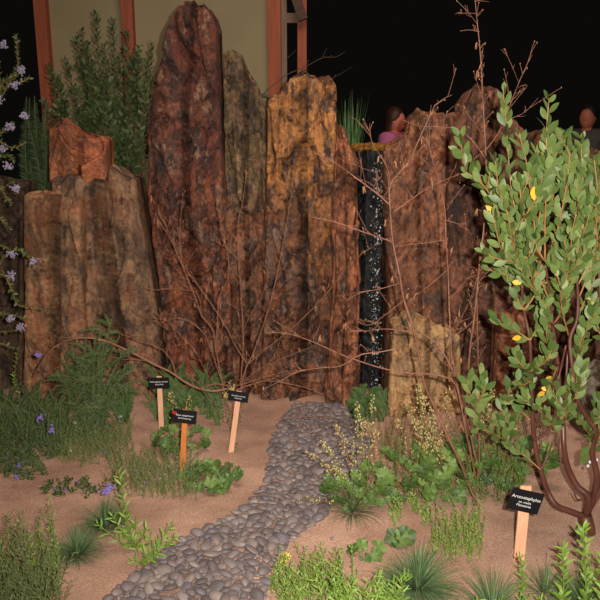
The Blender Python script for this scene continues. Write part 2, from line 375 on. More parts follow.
# ------------------------------------------------------------------ standing stones
def rock(name, label, Lp, Rp, top, Y, mat, D=0.32, seed=1, z0=-0.06, group='standing stone slabs of the rock wall', rough=1.0, nu=150, nv=190, e=0.34, cat='rock', topjag=1.0):
    """Lp/Rp: (py, px) down the sides; top: (px, py) along the crest, as seen at depth Y"""
    toZ = lambda py, px=300: at(px, py, Y).z
    toX = lambda px, py: at(px, py, Y).x
    Lt = sorted([(toZ(py), toX(px, py)) for py, px in Lp]); Rt = sorted([(toZ(py), toX(px, py)) for py, px in Rp])
    pl, pr = top[0][0], top[-1][0]
    Tt = [((px-pl)/(pr-pl), toZ(py)) for px, py in top]
    o = seed*17.3
    rings = []
    Yc = Y + D/2
    cs = []
    Wd_ = abs(toX(pr, top[-1][1])-toX(pl, top[0][1])); dn = 6000; acc = [0.0]; pts2 = []
    for j in range(dn+1):
        th = 2*math.pi*j/dn - math.pi/2; c, s_ = math.cos(th), math.sin(th)
        pts2.append((math.copysign(abs(c)**e, c), math.copysign(abs(s_)**e, s_), c, s_))
    for j in range(dn):
        a, b2 = pts2[j], pts2[j+1]
        dl = math.hypot((a[0]-b2[0])*Wd_/2, (a[1]-b2[1])*D/2)
        acc.append(acc[-1] + dl*(0.35 if a[1] < -0.9 else 1.0))
    kk = 0
    for j in range(nu):
        tg = acc[-1]*j/nu
        while acc[kk+1] < tg: kk += 1
        a = pts2[kk]
        # outward normal of the squared-off section
        nx_, ny_ = math.copysign(abs(a[0])**6, a[0]), math.copysign(abs(a[1])**6, a[1]); ln_ = math.hypot(nx_, ny_) or 1
        cs.append((0.5+0.5*a[0], -a[1], Vector((nx_/ln_, -ny_/ln_, 0))))
    verts = []
    def tz(s):
        z = interp(Tt, s)
        xs = s*Wd_; z += topjag*(0.030*(noise.cell(Vector((xs*16+o, 0.3, 0.1)))-0.5) + 0.030*noise.noise(Vector((xs*22+o, 0, 0))))
        return z
    zlow = z0
    for i in range(nv+1):
        v = i/nv
        for s, yy, nd in cs:
            T = tz(s)
            z = lerp(zlow, T, v)
            x = lerp(interp(Lt, z), interp(Rt, z), s)
            y = Yc + yy*D/2
            p = Vector((x, y, z))
            w = Vector((x+0.10*noise.noise(Vector((x*3+o, y*3, z*2))), y, z+0.15*noise.noise(Vector((x*4, y*3+o, z*3)))))
            flu = 0.060*noise.noise(Vector((w.x*3.2+o, w.y*2, w.z*0.9)))
            # broken plates: each cell of the cleft face stands at its own depth and tilt
            cell = 0.0
            for sc, zs, am in ((6.5, 2.4, 0.050), (15.0, 6.5, 0.022)):
                q = Vector((w.x*sc+o, w.y*sc*0.25, w.z*zs)); dd, pp = noise.voronoi(q)
                hsh = noise.cell(pp[0]*7.31+Vector((.13, .21, .37))); h2 = noise.cell(pp[0]*3.17+Vector((.5, .2, .9)))
                cell += am*(hsh-0.5) + am*0.5*((q.x-pp[0].x)*(h2-0.5)*2 + (q.z-pp[0].z)*(hsh-0.5)) - am*0.45*max(0, 1-(dd[1]-dd[0])/0.09)
            rg = 0.020*(0.5-abs(noise.noise(Vector((w.x*13+o, w.y*8, w.z*9)))))
            fine = 0.012*noise.noise(Vector((x*30+o, y*30, z*26))) + 0.005*noise.noise(Vector((x*80+o, y*80, z*80)))
            d = (flu + cell + rg + fine)*rough
            side = abs(nd.x)**2
            k = lerp(1.0, 0.32, side)
            edge = max(0, (v-0.93)/0.07)
            p += Vector((nd.x*d*0.5*k, nd.y*d*k - (nd.y*0.035*edge**2), 0))
            verts.append(p)
    fs = [(i*nu+j, i*nu+(j+1) % nu, (i+1)*nu+(j+1) % nu, (i+1)*nu+j) for i in range(nv) for j in range(nu)]
    # cap
    base = nv*nu; last = base; K = 8
    ctr = sum((verts[base+j] for j in range(nu)), Vector())/nu
    for k in range(1, K):
        t = k/K; st = len(verts)
        for j in range(nu):
            q = verts[base+j]
            # pull towards the crest's middle line, same x share
            x = lerp(q.x, ctr.x, t*0.35); y = lerp(q.y, Yc, t)
            zz = q.z + 0.022*noise.noise(Vector((x*14+o, y*14, 1))) + 0.02*math.sin(t*math.pi/2)
            verts.append(Vector((x, y, zz)))
        fs += [(last+j, last+(j+1) % nu, st+(j+1) % nu, st+j) for j in range(nu)]
        last = st
    # close the seam line
    half = nu//2
    for j in range(0, half):
        a, b_ = last+j, last+j+1; c_, d_ = last+(nu-1-j), last+(nu-j) % nu
        fs.append((a, b_, c_, d_)) if len({a, b_, c_, d_}) == 4 else None
    fs.append(tuple(reversed(range(nu))))
    mb = MB(); mb.v = verts; mb.f = fs
    org = Vector((ctr.x, Yc, max(z0, 0)))
    ob = mb.build(name, mat, None, org)
    ob.data.polygons.foreach_set('use_smooth', [False]*len(ob.data.polygons)) if False else None
    tag(ob, label, cat, group)
    return ob

c = srgb
RK = {
 'far': rock_mat('stone_dark_brown', [c(58,46,40), c(92,70,54), c(104,78,58), c(68,56,48)], 1, .2, .15),  # dark brown stone of the far left slab
 'tan': rock_mat('stone_tan', [c(78,62,52), c(126,90,62), c(150,112,76), c(150,92,58), c(132,102,74)], 2, 0.3, .2, streak=.45, mottle=.5, bump=.45),
 'orange': rock_mat('stone_orange', [c(100,64,50), c(150,84,54), c(172,96,58), c(180,104,56), c(130,78,56)], 3, 0.3, .3, streak=.35, mottle=.6, bump=.5, gain=.85),
 'left': rock_mat('stone_brown_grey', [c(78,66,58), c(116,84,62), c(148,112,80), c(136,84,56), c(154,120,86)], 4, 0.5, .25, streak=.55, mottle=.5, bump=.45),
 'tall': rock_mat('stone_dark_rust', [c(58,42,40), c(104,60,44), c(134,74,48), c(150,84,52), c(112,78,62), c(96,80,74)], 5, 0.3, 0.55, top=(1.0, 1.4, [c(52,38,36), c(92,58,46), c(112,60,44), c(76,54,48), c(104,82,72)]), streak=.7),
 'slate': rock_mat('stone_olive_brown', [c(92,66,50), c(134,84,56), c(122,78,56), c(100,80,66)], 6, 0.3, 0.5, top=(1.0, 1.3, [c(70,60,50), c(112,90,60), c(130,98,64), c(120,84,54)])),
 'gold': rock_mat('stone_gold', [c(84,62,52), c(132,84,54), c(150,92,58), c(120,78,58), c(110,90,80), c(136,84,56)], 7, 0.3, 0.4, top=(0.85, 1.3, [c(84,62,56), c(138,90,58), c(176,116,58), c(190,124,58), c(118,78,58), c(96,76,72)]), streak=.8, gain=.9),
 'rust': rock_mat('stone_rust', [c(82,60,48), c(134,82,54), c(156,94,60), c(128,74,50)], 8, 0.4, .3, streak=.45, mottle=.75),
 'wet': rock_mat('stone_wet_black', [c(6,6,7), c(12,11,11), c(20,17,16)], 9, 0.0, 0.0, True, streak=.3),
 'right': rock_mat('stone_right_brown', [c(86,66,56), c(126,80,56), c(144,92,62), c(134,76,50), c(104,82,66)], 10, 0.3, 0.12, streak=.45, mottle=.6, bump=.5),
 'right2': rock_mat('stone_right_dark', [c(72,56,50), c(112,72,54), c(128,80,56), c(84,66,56)], 11, 0.3, 0.15, streak=.55, mottle=.6, bump=.5),
 'ochre': rock_mat('stone_ochre', [c(120,96,76), c(164,126,82), c(178,138,90), c(150,108,72)], 12, 0.2, 0.1, streak=.3, mottle=.4, bump=.4),
 'boulder': rock_mat('stone_grey', [c(110,98,86), c(140,126,108), c(124,110,92)], 13, 0.2, 0.1, streak=.2),
}
G_ = 'standing stone slabs of the rock wall'
rock('stone_slab', 'dark brown stone slab at the far left edge behind the pale lilac flowers',
     [(150,-60),(420,-60)], [(150,24),(420,22)], [(-60,180),(0,182),(24,186)], 4.22, RK['far'], 0.3, 1)
rock('stone_slab', 'short flat-topped tan stone slab left of the orange block',
     [(190,21),(300,22),(420,20)], [(190,80),(420,86)], [(21,197),(40,195),(60,198),(80,200)], 4.02, RK['tan'], 0.30, 2, topjag=0.4, rough=.3, e=.2)
rock('stone_slab', 'broad grey-brown stone slab with a notched top under the orange block',
     [(175,47),(420,76)], [(178,134),(220,141),(260,149),(310,157),(360,161),(420,162)], [(47,181),(75,176),(104,180),(110,168),(118,172),(126,179),(136,181)], 4.10, RK['left'], 0.34, 3, topjag=0.4, rough=.34, e=.2)
zb = at(76, 181, 4.2).z
rock('stone_block', 'squarish orange stone block sitting on top of the left slabs',
     [(125,45),(182,46)], [(140,106),(182,107)], [(45,127),(55,125),(66,129),(78,138),(92,141),(106,140)], 4.16, RK['orange'], 0.22, 4, z0=zb, topjag=0.3, e=.22, rough=0.6, group='stone blocks', cat='rock')
rock('stone_slab', 'tallest dark rust-red stone slab reaching the top of the picture',
     [(20,166),(60,158),(100,150),(140,144),(200,143),(260,152),(330,160),(400,163)], [(30,216),(100,218),(180,224),(260,228),(330,232),(410,234)],
     [(160,24),(163,10),(175,4),(193,2),(204,5),(213,13),(217,26)], 4.04, RK['tall'], 0.40, 5, topjag=.6, e=.26, nv=230, nu=190)
rock('stone_slab', 'olive-brown stone slab stepping down to the right of the tallest slab',
     [(50,222),(420,224)], [(100,266),(420,270)], [(220,57),(223,54),(239,55),(240.5,70),(249,73),(251,81),(258,84),(261,94),(267,104)], 4.12, RK['slate'], 0.34, 6, topjag=.45, e=.26)
rock('stone_slab', 'gold and orange craggy stone slab in the middle of the wall',
     [(100,265),(200,264),(300,262),(420,258)], [(80,337),(140,338),(420,342)],
     [(262,106),(268,94),(280,85),(288,80),(297,76),(306,74),(314,79),(322,77),(334,79),(339,88)], 4.03, RK['gold'], 0.40, 7, topjag=.7, e=.26, nv=210, nu=190)
rock('stone_slab', 'rusty brown stone column standing left of the waterfall',
     [(125,334),(300,330),(420,324)], [(130,350),(160,358),(220,362),(300,364),(340,361),(420,359)],
     [(332,128),(335,124),(350,125),(356,129),(361,145)], 3.97, RK['rust'], 0.36, 8)
rock('stone_slab', 'black wet stone slab behind the falling water',
     [(150,352),(420,352)], [(150,400),(420,400)], [(352,151),(370,150),(400,150)], 4.30, RK['wet'], 0.2, 9, topjag=0.3)
b = MB()
pa, pb = at(354, 147, 4.18), at(404, 147, 4.18)
for k in range(260):
    t = random.Random(k).random(); q = pa.lerp(pb, t)
    b.blob(q + Vector((0, random.Random(k+9).uniform(-.05, .12), random.Random(k+5).uniform(-.014, .012))), 0.016, 1, (1.2, 1, .8), .2)
tag(b.build('moss_cushion', plain('brown_moss', srgb(120, 84, 40), 0.95, 0.05, 0.3, 60), None, (pa+pb)/2), 'brown mossy ledge along the lip of the waterfall', 'moss', kind='stuff')
rock('stone_slab', 'brown stone slab standing right of the waterfall',
     [(150,385),(250,387),(300,389),(350,386),(420,386)], [(120,450),(420,452)],
     [(385,150),(396,149),(399,140),(410,136),(412,120),(417,113),(428,111),(438,116),(450,117)], 4.03, RK['right'], 0.36, 10, rough=.7, topjag=.6)
rock('stone_slab', 'peaked dark brown stone slab behind the tall bare stem',
     [(110,449),(420,447)], [(100,519),(130,530),(420,532)],
     [(449,119),(465,116),(471,104),(477,93),(488,88),(497,86),(508,89),(514,100),(520,114),(530,129)], 4.08, RK['right2'], 0.36, 11, rough=.8, topjag=.8)
rock('stone_slab', 'low brown stone slab at the right edge behind the leafy shrub',
     [(110,529),(420,530)], [(100,640),(420,640)],
     [(529,132),(545,129),(556,131),(571,134),(579,147),(640,152)], 4.14, RK['right2'], 0.34, 12)
rock('stone_block', 'pale ochre stone block at the foot of the wall right of the waterfall',
     [(320,393),(420,388)], [(320,462),(420,464)], [(392,327),(405,320),(430,322),(450,335),(462,338)], 3.80, RK['ochre'], 0.20, 13, rough=0.6, group='stone blocks')
rock('stone_block', 'rusty stone block at the foot of the wall behind the yellow leaves',
     [(320,499),(420,496)], [(320,556),(430,560)], [(499,328),(515,318),(535,320),(556,326)], 3.86, RK['rust'], 0.20, 14, rough=0.6, group='stone blocks')
rock('stone_block', 'low grey stone at the right edge below the leafy shrub',
     [(370,584),(460,580)], [(370,640),(460,640)], [(584,384),(590,374),(605,370),(640,372)], 3.55, RK['boulder'], 0.22, 15, rough=0.5, nu=80, nv=60, group='stone blocks')

# ------------------------------------------------------------------ waterfall
rw = random.Random(77)
wf = thing('waterfall', gr(374, 398), 'narrow glittering waterfall dropping down the dark slot between the stones', 'waterfall')
wm, N, L, B = newmat('falling_water')
B.inputs['Base Color'].default_value = (0.05, 0.05, 0.055, 1); B.inputs['Roughness'].default_value = 0.12
B.inputs['Transmission Weight'].default_value = 0.6; B.inputs['IOR'].default_value = 1.33; B.inputs['Specular IOR Level'].default_value = 0.5
tc = N.new('ShaderNodeTexCoord'); mp = N.new('ShaderNodeMapping'); mp.inputs['Scale'].default_value = (1, 1, 0.35)
nz = N.new('ShaderNodeTexNoise'); nz.inputs['Scale'].default_value = 70; nz.inputs['Detail'].default_value = 5
L.new(tc.outputs['Object'], mp.inputs[0]); L.new(mp.outputs[0], nz.inputs['Vector'])
bp = N.new('ShaderNodeBump'); bp.inputs['Strength'].default_value = 1; bp.inputs['Distance'].default_value = 0.02
L.new(nz.outputs[0], bp.inputs['Height']); L.new(bp.outputs[0], B.inputs['Normal'])
b = MB(); nxw, nzw = 22, 220
vs = []
ztop = at(373, 150, 4.2).z
for side in (0, 1):
    for j in range(nzw+1):
        for i in range(nxw+1):
            t = j/nzw; z = lerp(ztop, 0.03, t)
            xl = at(367, 150, 4.2).x + 0.01*noise.noise(Vector((0, 1, z*3))); xr = at(384, 150, 4.2).x + 0.015*noise.noise(Vector((5, 1, z*3)))
            x = lerp(xl, xr, i/nxw)
            y = 4.19 + 0.03*noise.noise(Vector((x*22, 0, z*6))) + 0.014*noise.noise(Vector((x*70, 0, z*30))) + 0.008*side
            vs.append(Vector((x, y, z)))
R_ = nxw+1
fs = [(j*R_+i, (j+1)*R_+i, (j+1)*R_+i+1, j*R_+i+1) for j in range(nzw) for i in range(nxw)]
of = (nzw+1)*R_
fs += [tuple(of+a for a in reversed(f)) for f in list(fs)]
b.add(vs, fs); b.build('water_sheet', wm, wf)
dm = plain('glint_white_drop', (0.75, 0.78, 0.8, 1), 0.1, 1.0, 0.05)  # white base colour stands in for the flash glinting on drops
b = MB()
for k in range(420):
    z = lerp(0.05, ztop-0.06, rw.random()**0.9)
    cx = at(375, 300, 4.2).x + 0.012*math.sin(z*7)
    x = cx + rw.gauss(0, 0.018)
    r = 0.0009 + 0.0036*rw.random()**3.2
    b.blob((x, 4.165 + rw.uniform(-.02, .01), z), r, 1, (1, 1, rw.uniform(1, 1.9)))
tag(b.build('spray', dm, wf), 'water drops coloured white for their flash glints', None, kind='stuff')

# ------------------------------------------------------------------ pavilion behind
YP = 6.3
pv = thing('garden_pavilion', (at(160, 100, YP).x, YP, -0.05), 'beige panelled pavilion with reddish timber posts behind the stones', 'building')
zt = 3.4; zc = (zt-0.05)/2; hh = zt+0.05
def post(pxl, pxr, name, mat, yoff=0.0, dep=0.11):
    xl, xr = at(pxl, 60, YP).x, at(pxr, 60, YP).x
    b = MB(); b.box(((xl+xr)/2, YP+yoff, zc), (xr-xl, dep, hh)); return b.build(name, mat, pv, smooth=False)
xl, xr = at(45, 60, YP).x, at(275, 60, YP).x
b = MB(); b.box(((xl+xr)/2, YP+0.06, zc), (xr-xl, 0.04, hh)); b.build('wall_panel', M['wall'], pv, smooth=False)
b = MB(); b.box((xl, YP+1.3, zc), (0.04, 2.4, hh)); b.build('wall_panel', M['wall'], pv, smooth=False)
post(40, 51.5, 'post', M['timber']); post(125, 136, 'post', M['timber']); post(268, 281, 'post', M['timber'])
tag(post(281.5, 287, 'trim_board', M['timber_grey'], 0.02), 'grey timber board', None)
post(297.5, 306.5, 'post', M['timber'], 0.0, 0.1)
p0, p1 = at(286, 18, YP), at(300, 18, YP)
b = MB(); b.box(((p0.x+p1.x)/2, YP+0.02, p0.z), (p1.x-p0.x, 0.06, 0.075)); tag(b.build('rail', M['timber_grey'], pv, smooth=False), 'grey timber rail', None)
a0, a1 = at(289, -25, YP-0.1), at(303, 20, YP-0.1)
b = MB(); b.tube([a0, a1], 0.055, 0.055, 4); b.build('brace', plain('dark_timber', srgb(88, 66, 56), .8, .2), pv, smooth=False)
b = MB(); b.box(((xl+at(306, 60, YP).x)/2, YP+1.0, 3.5), (2.9, 3.2, 0.12)); b.build('roof', M['timber_grey'], pv, smooth=False)

# ------------------------------------------------------------------ people
def skin_mesh(nodes, edges, root, sub=2, extra=None, vox=0.012):
    """grow one continuous surface over a skeleton, then fuse it with the extra shapes"""
    me = bpy.data.meshes.new('tmp'); names = list(nodes); ix = {n: i for i, n in enumerate(names)}
    me.from_pydata([nodes[n][0] for n in names], [(ix[a], ix[b_]) for a, b_ in edges], [])
    ob = bpy.data.objects.new('tmp', me); COL.objects.link(ob)
    sk = ob.modifiers.new('s', 'SKIN')
    for i, n in enumerate(names):
        r = nodes[n][1]; me.skin_vertices[0].data[i].radius = r if isinstance(r, tuple) else (r, r)
    me.skin_vertices[0].data[ix[root]].use_root = True
    sb = ob.modifiers.new('u', 'SUBSURF'); sb.levels = sub
    dg = bpy.context.evaluated_depsgraph_get(); dg.update()
    m2 = bpy.data.meshes.new_from_object(ob.evaluated_get(dg))
    if extra:
        bm = bmesh.new(); bm.from_mesh(m2)
        t = bpy.data.meshes.new('t'); t.from_pydata([tuple(v) for v in extra.v], [], extra.f); bm.from_mesh(t)
        bm.to_mesh(m2); bm.free()
        ob.modifiers.clear(); ob.data = m2
        r = ob.modifiers.new('r', 'REMESH'); r.mode = 'VOXEL'; r.voxel_size = vox; r.use_smooth_shade = True
        sm = ob.modifiers.new('sm', 'SMOOTH'); sm.iterations = 2
        dg = bpy.context.evaluated_depsgraph_get(); dg.update()
        m2 = bpy.data.meshes.new_from_object(ob.evaluated_get(dg))
    bpy.data.objects.remove(ob)
    vs = [v.co.copy() for v in m2.vertices]; fs = [tuple(p.vertices) for p in m2.polygons]
    mb = MB(); mb.v = vs; mb.f = fs; return mb
def person(base, face, H, label, shirt, hairm, long_hair, strap):
    root = thing('person', base, label, 'person'); k = H/1.7
    rot = Matrix.Rotation(face, 4, 'Z')     # local: the figure looks along -Y
    T = lambda x, y, z: (x*k, y*k, z*k)
    nd = {'pel': (T(0,0,.95), .125*k), 'sp': (T(0,0,1.12), .115*k), 'ch': (T(0,.01,1.30), (.14*k,.11*k)), 'sh': (T(0,.01,1.43), .09*k), 'nk': (T(0,0,1.46), .052*k), 'hd': (T(0,-.01,1.53), .06*k)}
    ed = [('pel','sp'),('sp','ch'),('ch','sh'),('sh','nk'),('nk','hd')]
    for s, q in ((-1,'l'),(1,'r')):
        nd.update({q+'s': (T(s*.17,.01,1.425), .058*k), q+'e': (T(s*.23,.02,1.12), .042*k), q+'w': (T(s*.235,-.06,.88), .028*k), q+'p': (T(s*.232,-.08,.81), (.035*k,.018*k)),
                   q+'h': (T(s*.09,0,.88), .095*k), q+'k': (T(s*.10,-.01,.49), .062*k), q+'a': (T(s*.10,.01,.09), .042*k), q+'t': (T(s*.11,-.13,.03), .032*k)})
        ed += [('sh',q+'s'),(q+'s',q+'e'),(q+'e',q+'w'),(q+'w',q+'p'),('pel',q+'h'),(q+'h',q+'k'),(q+'k',q+'a'),(q+'a',q+'t')]
    ex = MB(); hc = Vector(T(0,-.012,1.595))
    ex.blob(hc, .104*k, 3, (.76, .95, 1.12)); ex.blob(hc+Vector((0,-.035,-.055))*k, .062*k, 2, (.85, .85, .9))
    ex.blob(hc+Vector((0,-.098,-.012))*k, .015*k, 2, (.9, 1.2, 1.5)); ex.blob(hc+Vector((0,-.088,-.058))*k, .016*k, 2, (1.5,.6,.5))
    for s in (-1, 1):
        ex.blob(hc+Vector((s*.03,-.082,.022))*k, .014*k, 2, (1.3,.5,.5)); ex.blob(hc+Vector((s*.077,.005,-.005))*k, .022*k, 2, (.35,.8,1.2))
        for f in range(4): ex.tube([Vector(T(s*(.222+.008*f), -.082+.004*f, .80)), Vector(T(s*(.219+.009*f), -.095, .755)), Vector(T(s*(.216+.009*f), -.09, .715+.006*abs(f-1)))], .009*k, .007*k, 6)
        ex.tube([Vector(T(s*.212, -.09, .83)), Vector(T(s*.195, -.11, .785))], .010*k, .008*k, 6)
    body = skin_mesh(nd, ed, 'pel', 2, ex, .011)
    def place(mb): mb.v = [rot @ v + Vector(base) for v in mb.v]; return mb
    place(body).build('body', M['skin'], root)
    # clothes follow the body, a little fuller
    def cloth(keys, grow, mat, name, root_k):
        n2 = {a: (nd[a][0], tuple(x+grow for x in nd[a][1]) if isinstance(nd[a][1], tuple) else nd[a][1]+grow) for a in keys}
        e2 = [e_ for e_ in ed if e_[0] in keys and e_[1] in keys]
        place(skin_mesh(n2, e2, root_k, 2)).build(name, mat, root)
    cloth(['pel','sp','ch','sh','ls','rs','le','re'], .042, shirt, 'shirt', 'pel')
    cloth(['pel','lh','rh','lk','rk','la','ra'], .014, M['denim'], 'trousers', 'pel')
    hb = MB(); hb.blob(hc+Vector((0,.026,.044))*k, .114*k, 3, (.84,.88,.96), .02, random.Random(3))
    if long_hair:
        for i in range(34):
            a = lerp(0.0, math.pi, i/33); q = hc+Vector((math.cos(a)*.082, .02+math.sin(a)*.075, .02))*k
            hb.tube([q, q+Vector((math.cos(a)*.02,.012,-.1))*k, q+Vector((math.cos(a)*.026,.03,-.22))*k], .02*k, .008*k, 6)
    place(hb).build('hair', hairm, root)
    sh = MB()
    for s in (-1, 1): sh.blob(T(s*.105,-.06,.035), .05*k, 2, (.9, 2.4, .7))
    place(sh).build('shoes', M['strap'], root)
    if strap:
        sb = MB(); sb.tube([Vector(T(.10,-.135,1.2)), Vector(T(.12,-.115,1.34)), Vector(T(.13,-.03,1.462)), Vector(T(.13,.07,1.44)), Vector(T(.11,.14,1.3))], .014*k, .014*k, 6)
        place(sb).build('shoulder_strap', M['strap'], root)
def stand(px, py_head, Y, H): p = at(px, py_head, Y); return Vector((p.x, Y, -0.05)), H
pb_ = at(395, 122, 8.2)
person((pb_.x, 8.2, -0.05), math.radians(62), 1.80, 'person in a pink top with long brown hair behind the waterfall', M['pink'], M['hair'], True, True)
pb_ = at(588, 118, 8.2)
person((pb_.x, 8.2, -0.05), math.radians(-35), 1.84, 'person with short dark hair in a dark grey shirt at the right edge', M['grey_cloth'], M['hair_dk'], False, False)

# ------------------------------------------------------------------ pebble path
rp = random.Random(5)
def peb_mesh(seed):
    bm = bmesh.new(); bmesh.ops.create_icosphere(bm, subdivisions=3, radius=1)
    for v in bm.verts:
        q = v.co.copy(); v.co *= 1 + 0.16*noise.noise(q*0.9+Vector((seed*7, 0, 0))) + 0.05*noise.noise(q*2.2+Vector((0, seed*5, 0)))
        v.co.z *= 0.5; v.co.x *= 1.2
    me = bpy.data.meshes.new('pebble'); bm.to_mesh(me); bm.free()
    me.materials.append(M['pebble']); me.polygons.foreach_set('use_smooth', [True]*len(me.polygons)); return me
PM = [peb_mesh(i) for i in range(6)]
cells = {}
def try_place(p, r):
    kx, ky = int(p.x*20), int(p.y*20)
    for a in range(kx-2, kx+3):
        for b_ in range(ky-2, ky+3):
            for q, rq in cells.get((a, b_), ()):
                if (q-p).length < (r+rq)*0.74: return False
    cells.setdefault((kx, ky), []).append((p, r)); return True
peb = []
for k in range(26000):
    py = 404 + 216*rp.random()**0.8; l, r_ = interp(PL, py), interp(PR, py)
    px = rp.uniform(l-2, r_+2); p = gr(px, py); p.z = 0
    r = rp.choice((0.008, 0.010, 0.013, 0.016, 0.019, 0.022)) if k > 2500 else rp.uniform(0.017, 0.027)
    if try_place(p, r): peb.append((p.copy(), r))
# loose strays on the soil edge
peb.sort(key=lambda a: -a[1]/(a[0].y+0.8)**1.2)
near = peb[:300]; rest = peb[300:]
LBL = 'smooth grey river pebble lying in the winding pebble path'
for i, (p, r) in enumerate(near):
    o = bpy.data.objects.new('pebble', PM[i % 6]); COL.objects.link(o)
    o.scale = (r*rp.uniform(.9, 1.15), r*rp.uniform(.75, 1.0), r*rp.uniform(.7, 1.1))
    o.rotation_euler = (rp.uniform(-.35, .35), rp.uniform(-.35, .35), rp.uniform(0, 6.28))
    o.location = (p.x, p.y, gh(p.x, p.y) + r*0.33)
    tag(o, LBL, 'pebble', 'grey river pebbles of the path')
b = MB()
for p, r in rest:
    src = PM[rp.randrange(6)]
    mt = Matrix.Translation((p.x, p.y, gh(p.x, p.y)+r*0.33)) @ Euler((rp.uniform(-.35, .35), rp.uniform(-.35, .35), rp.uniform(0, 6.28))).to_matrix().to_4x4() @ Matrix.Diagonal((r, r*rp.uniform(.75, 1), r*rp.uniform(.7, 1.1), 1))
    b.add([mt @ v.co for v in src.vertices], [tuple(f.vertices) for f in src.polygons])
tag(b.build('pebble_gravel', M['pebble'], None, gr(300, 470)), 'smaller and farther grey pebbles filling the winding path', 'pebbles', kind='stuff')
print('pebbles', len(peb))

# ------------------------------------------------------------------ plant signs
def txt(s, size, mat, loc, rot, parent, name, sx=1.0):
    cu = bpy.data.curves.new(name, 'FONT'); cu.body = s; cu.size = size; cu.align_x = 'CENTER'; cu.align_y = 'CENTER'; cu.extrude = 0.0003; cu.resolution_u = 3
    ob = bpy.data.objects.new('tmp', cu); COL.objects.link(ob)
    dg = bpy.context.evaluated_depsgraph_get(); dg.update()
    me = bpy.data.meshes.new_from_object(ob.evaluated_get(dg)); bpy.data.objects.remove(ob)
    me.materials.clear(); me.materials.append(mat)
    o = bpy.data.objects.new(name, me); COL.objects.link(o); o.parent = parent
    o.matrix_local = Matrix.Translation(loc) @ rot @ Matrix.Diagonal((sx, 1, 1, 1)); return o
def sign(base_px, board_px, bw, bh, sw, tilt, lines, label, stake=M['stake'], yaw=0, lean=0.0, topx=0.0):
    """base_px: foot of the stake on the soil; board_px: middle of the board"""
    base = gr(*base_px); base.z = gh(base.x, base.y)
    Y = base.y - 0.012; cb = at(board_px[0], board_px[1], Y+lean)
    root = thing('plant_sign', base, label, 'sign', 'plant name signs on wooden stakes')
    up = (cb - base); Ls = up.length; up.normalize()
    zz = up; yy = Vector((0, 1, 0)); xx = yy.cross(zz).normalized(); yy = zz.cross(xx).normalized()
    R = Matrix((xx, yy, zz)).transposed()
    b = MB(); ext = bh*0.5+topx
    b.box(base + up*((Ls+ext-0.05)/2), (sw, 0.008, Ls+ext+0.05), R)
    st = b.build('stake', stake, root, smooth=False)
    Rb = R @ Matrix.Rotation(-math.radians(tilt), 3, 'Y') @ Matrix.Rotation(math.radians(yaw), 3, 'Z')
    off = Rb @ Vector((0, -0.0075, 0)); b = MB(); b.box(cb+off, (bw, 0.004, bh), Rb)
    bd = b.build('board', M['board'], root, smooth=False)
    RT = (Rb @ Matrix.Rotation(math.pi/2, 3, 'X')).to_4x4()
    for s, size, dz, mat in lines:
        w = Rb @ Vector((0, -0.0102, dz)); txt(s, size, mat, (cb - Vector(base) + w), RT, root, 'lettering')
    return root, cb, Rb
sign((519, 557), (524.5, 500), 0.122, 0.088, 0.040, -14, [('Arctostaphylos', 0.0182, 0.017-.003, M['ink']), ('xx. media', 0.0125, 0.0-.005, M['ink']), ('Manzanita', 0.0140, -0.015-.004, M['ink'])],
     'black name sign on a pale stake in front of the leafy shrub trunk', topx=0.014)
sign((162, 437), (159.5, 382.5), 0.104, 0.060, 0.026, 2, [('Chlorogalum pomer.', 0.0112, 0.008, M['ink']), ('Soap Plant', 0.0100, -0.007, M['ink'])],
     'black name sign farthest left, its stake standing clear of the leaves', topx=0.004)
r_, cb, Rb = sign((182, 481), (185, 416), 0.106, 0.064, 0.025, -2, [('Ribes sanguineum', 0.0112, 0.007, M['ink']), ('Red Flowering', 0.0098, -0.008, M['ink'])],
     'black name sign standing lowest and nearest of the three on the left', M['stake_dk'])
b = MB()
for k in range(9): b.blob(cb + Rb @ Vector((-0.047+random.uniform(-.008, .008), -.014, 0.017+random.uniform(-.006, .006))), .0045, 1)
b.build('red_flower', M['red'], r_)
sign((231, 452), (238.5, 396), 0.100, 0.052, 0.026, -1, [('Corylus cornuta', 0.0105, 0.004, M['ink']), ('Hazelnut', 0.0098, -0.009, M['ink'])],
     'black name sign right of the other two beside the bare stems')

# ------------------------------------------------------------------ plants
UP = Vector((0, 0, 1)); CAMV = Vector((0, -1, 0.25))
def pxpath(pts, Y, rnd, wob=0.06, k=4, yslope=0.0):
    """points of the photo laid at depth Y, wandering in depth"""
    out = []; y = Y
    for i, (px, py) in enumerate(pts):
        out.append(at(px, py, y)); y += rnd.uniform(-wob, wob)+yslope
    return smooth_path(out, k)
def place_y(px, py): return gr(px, py).y

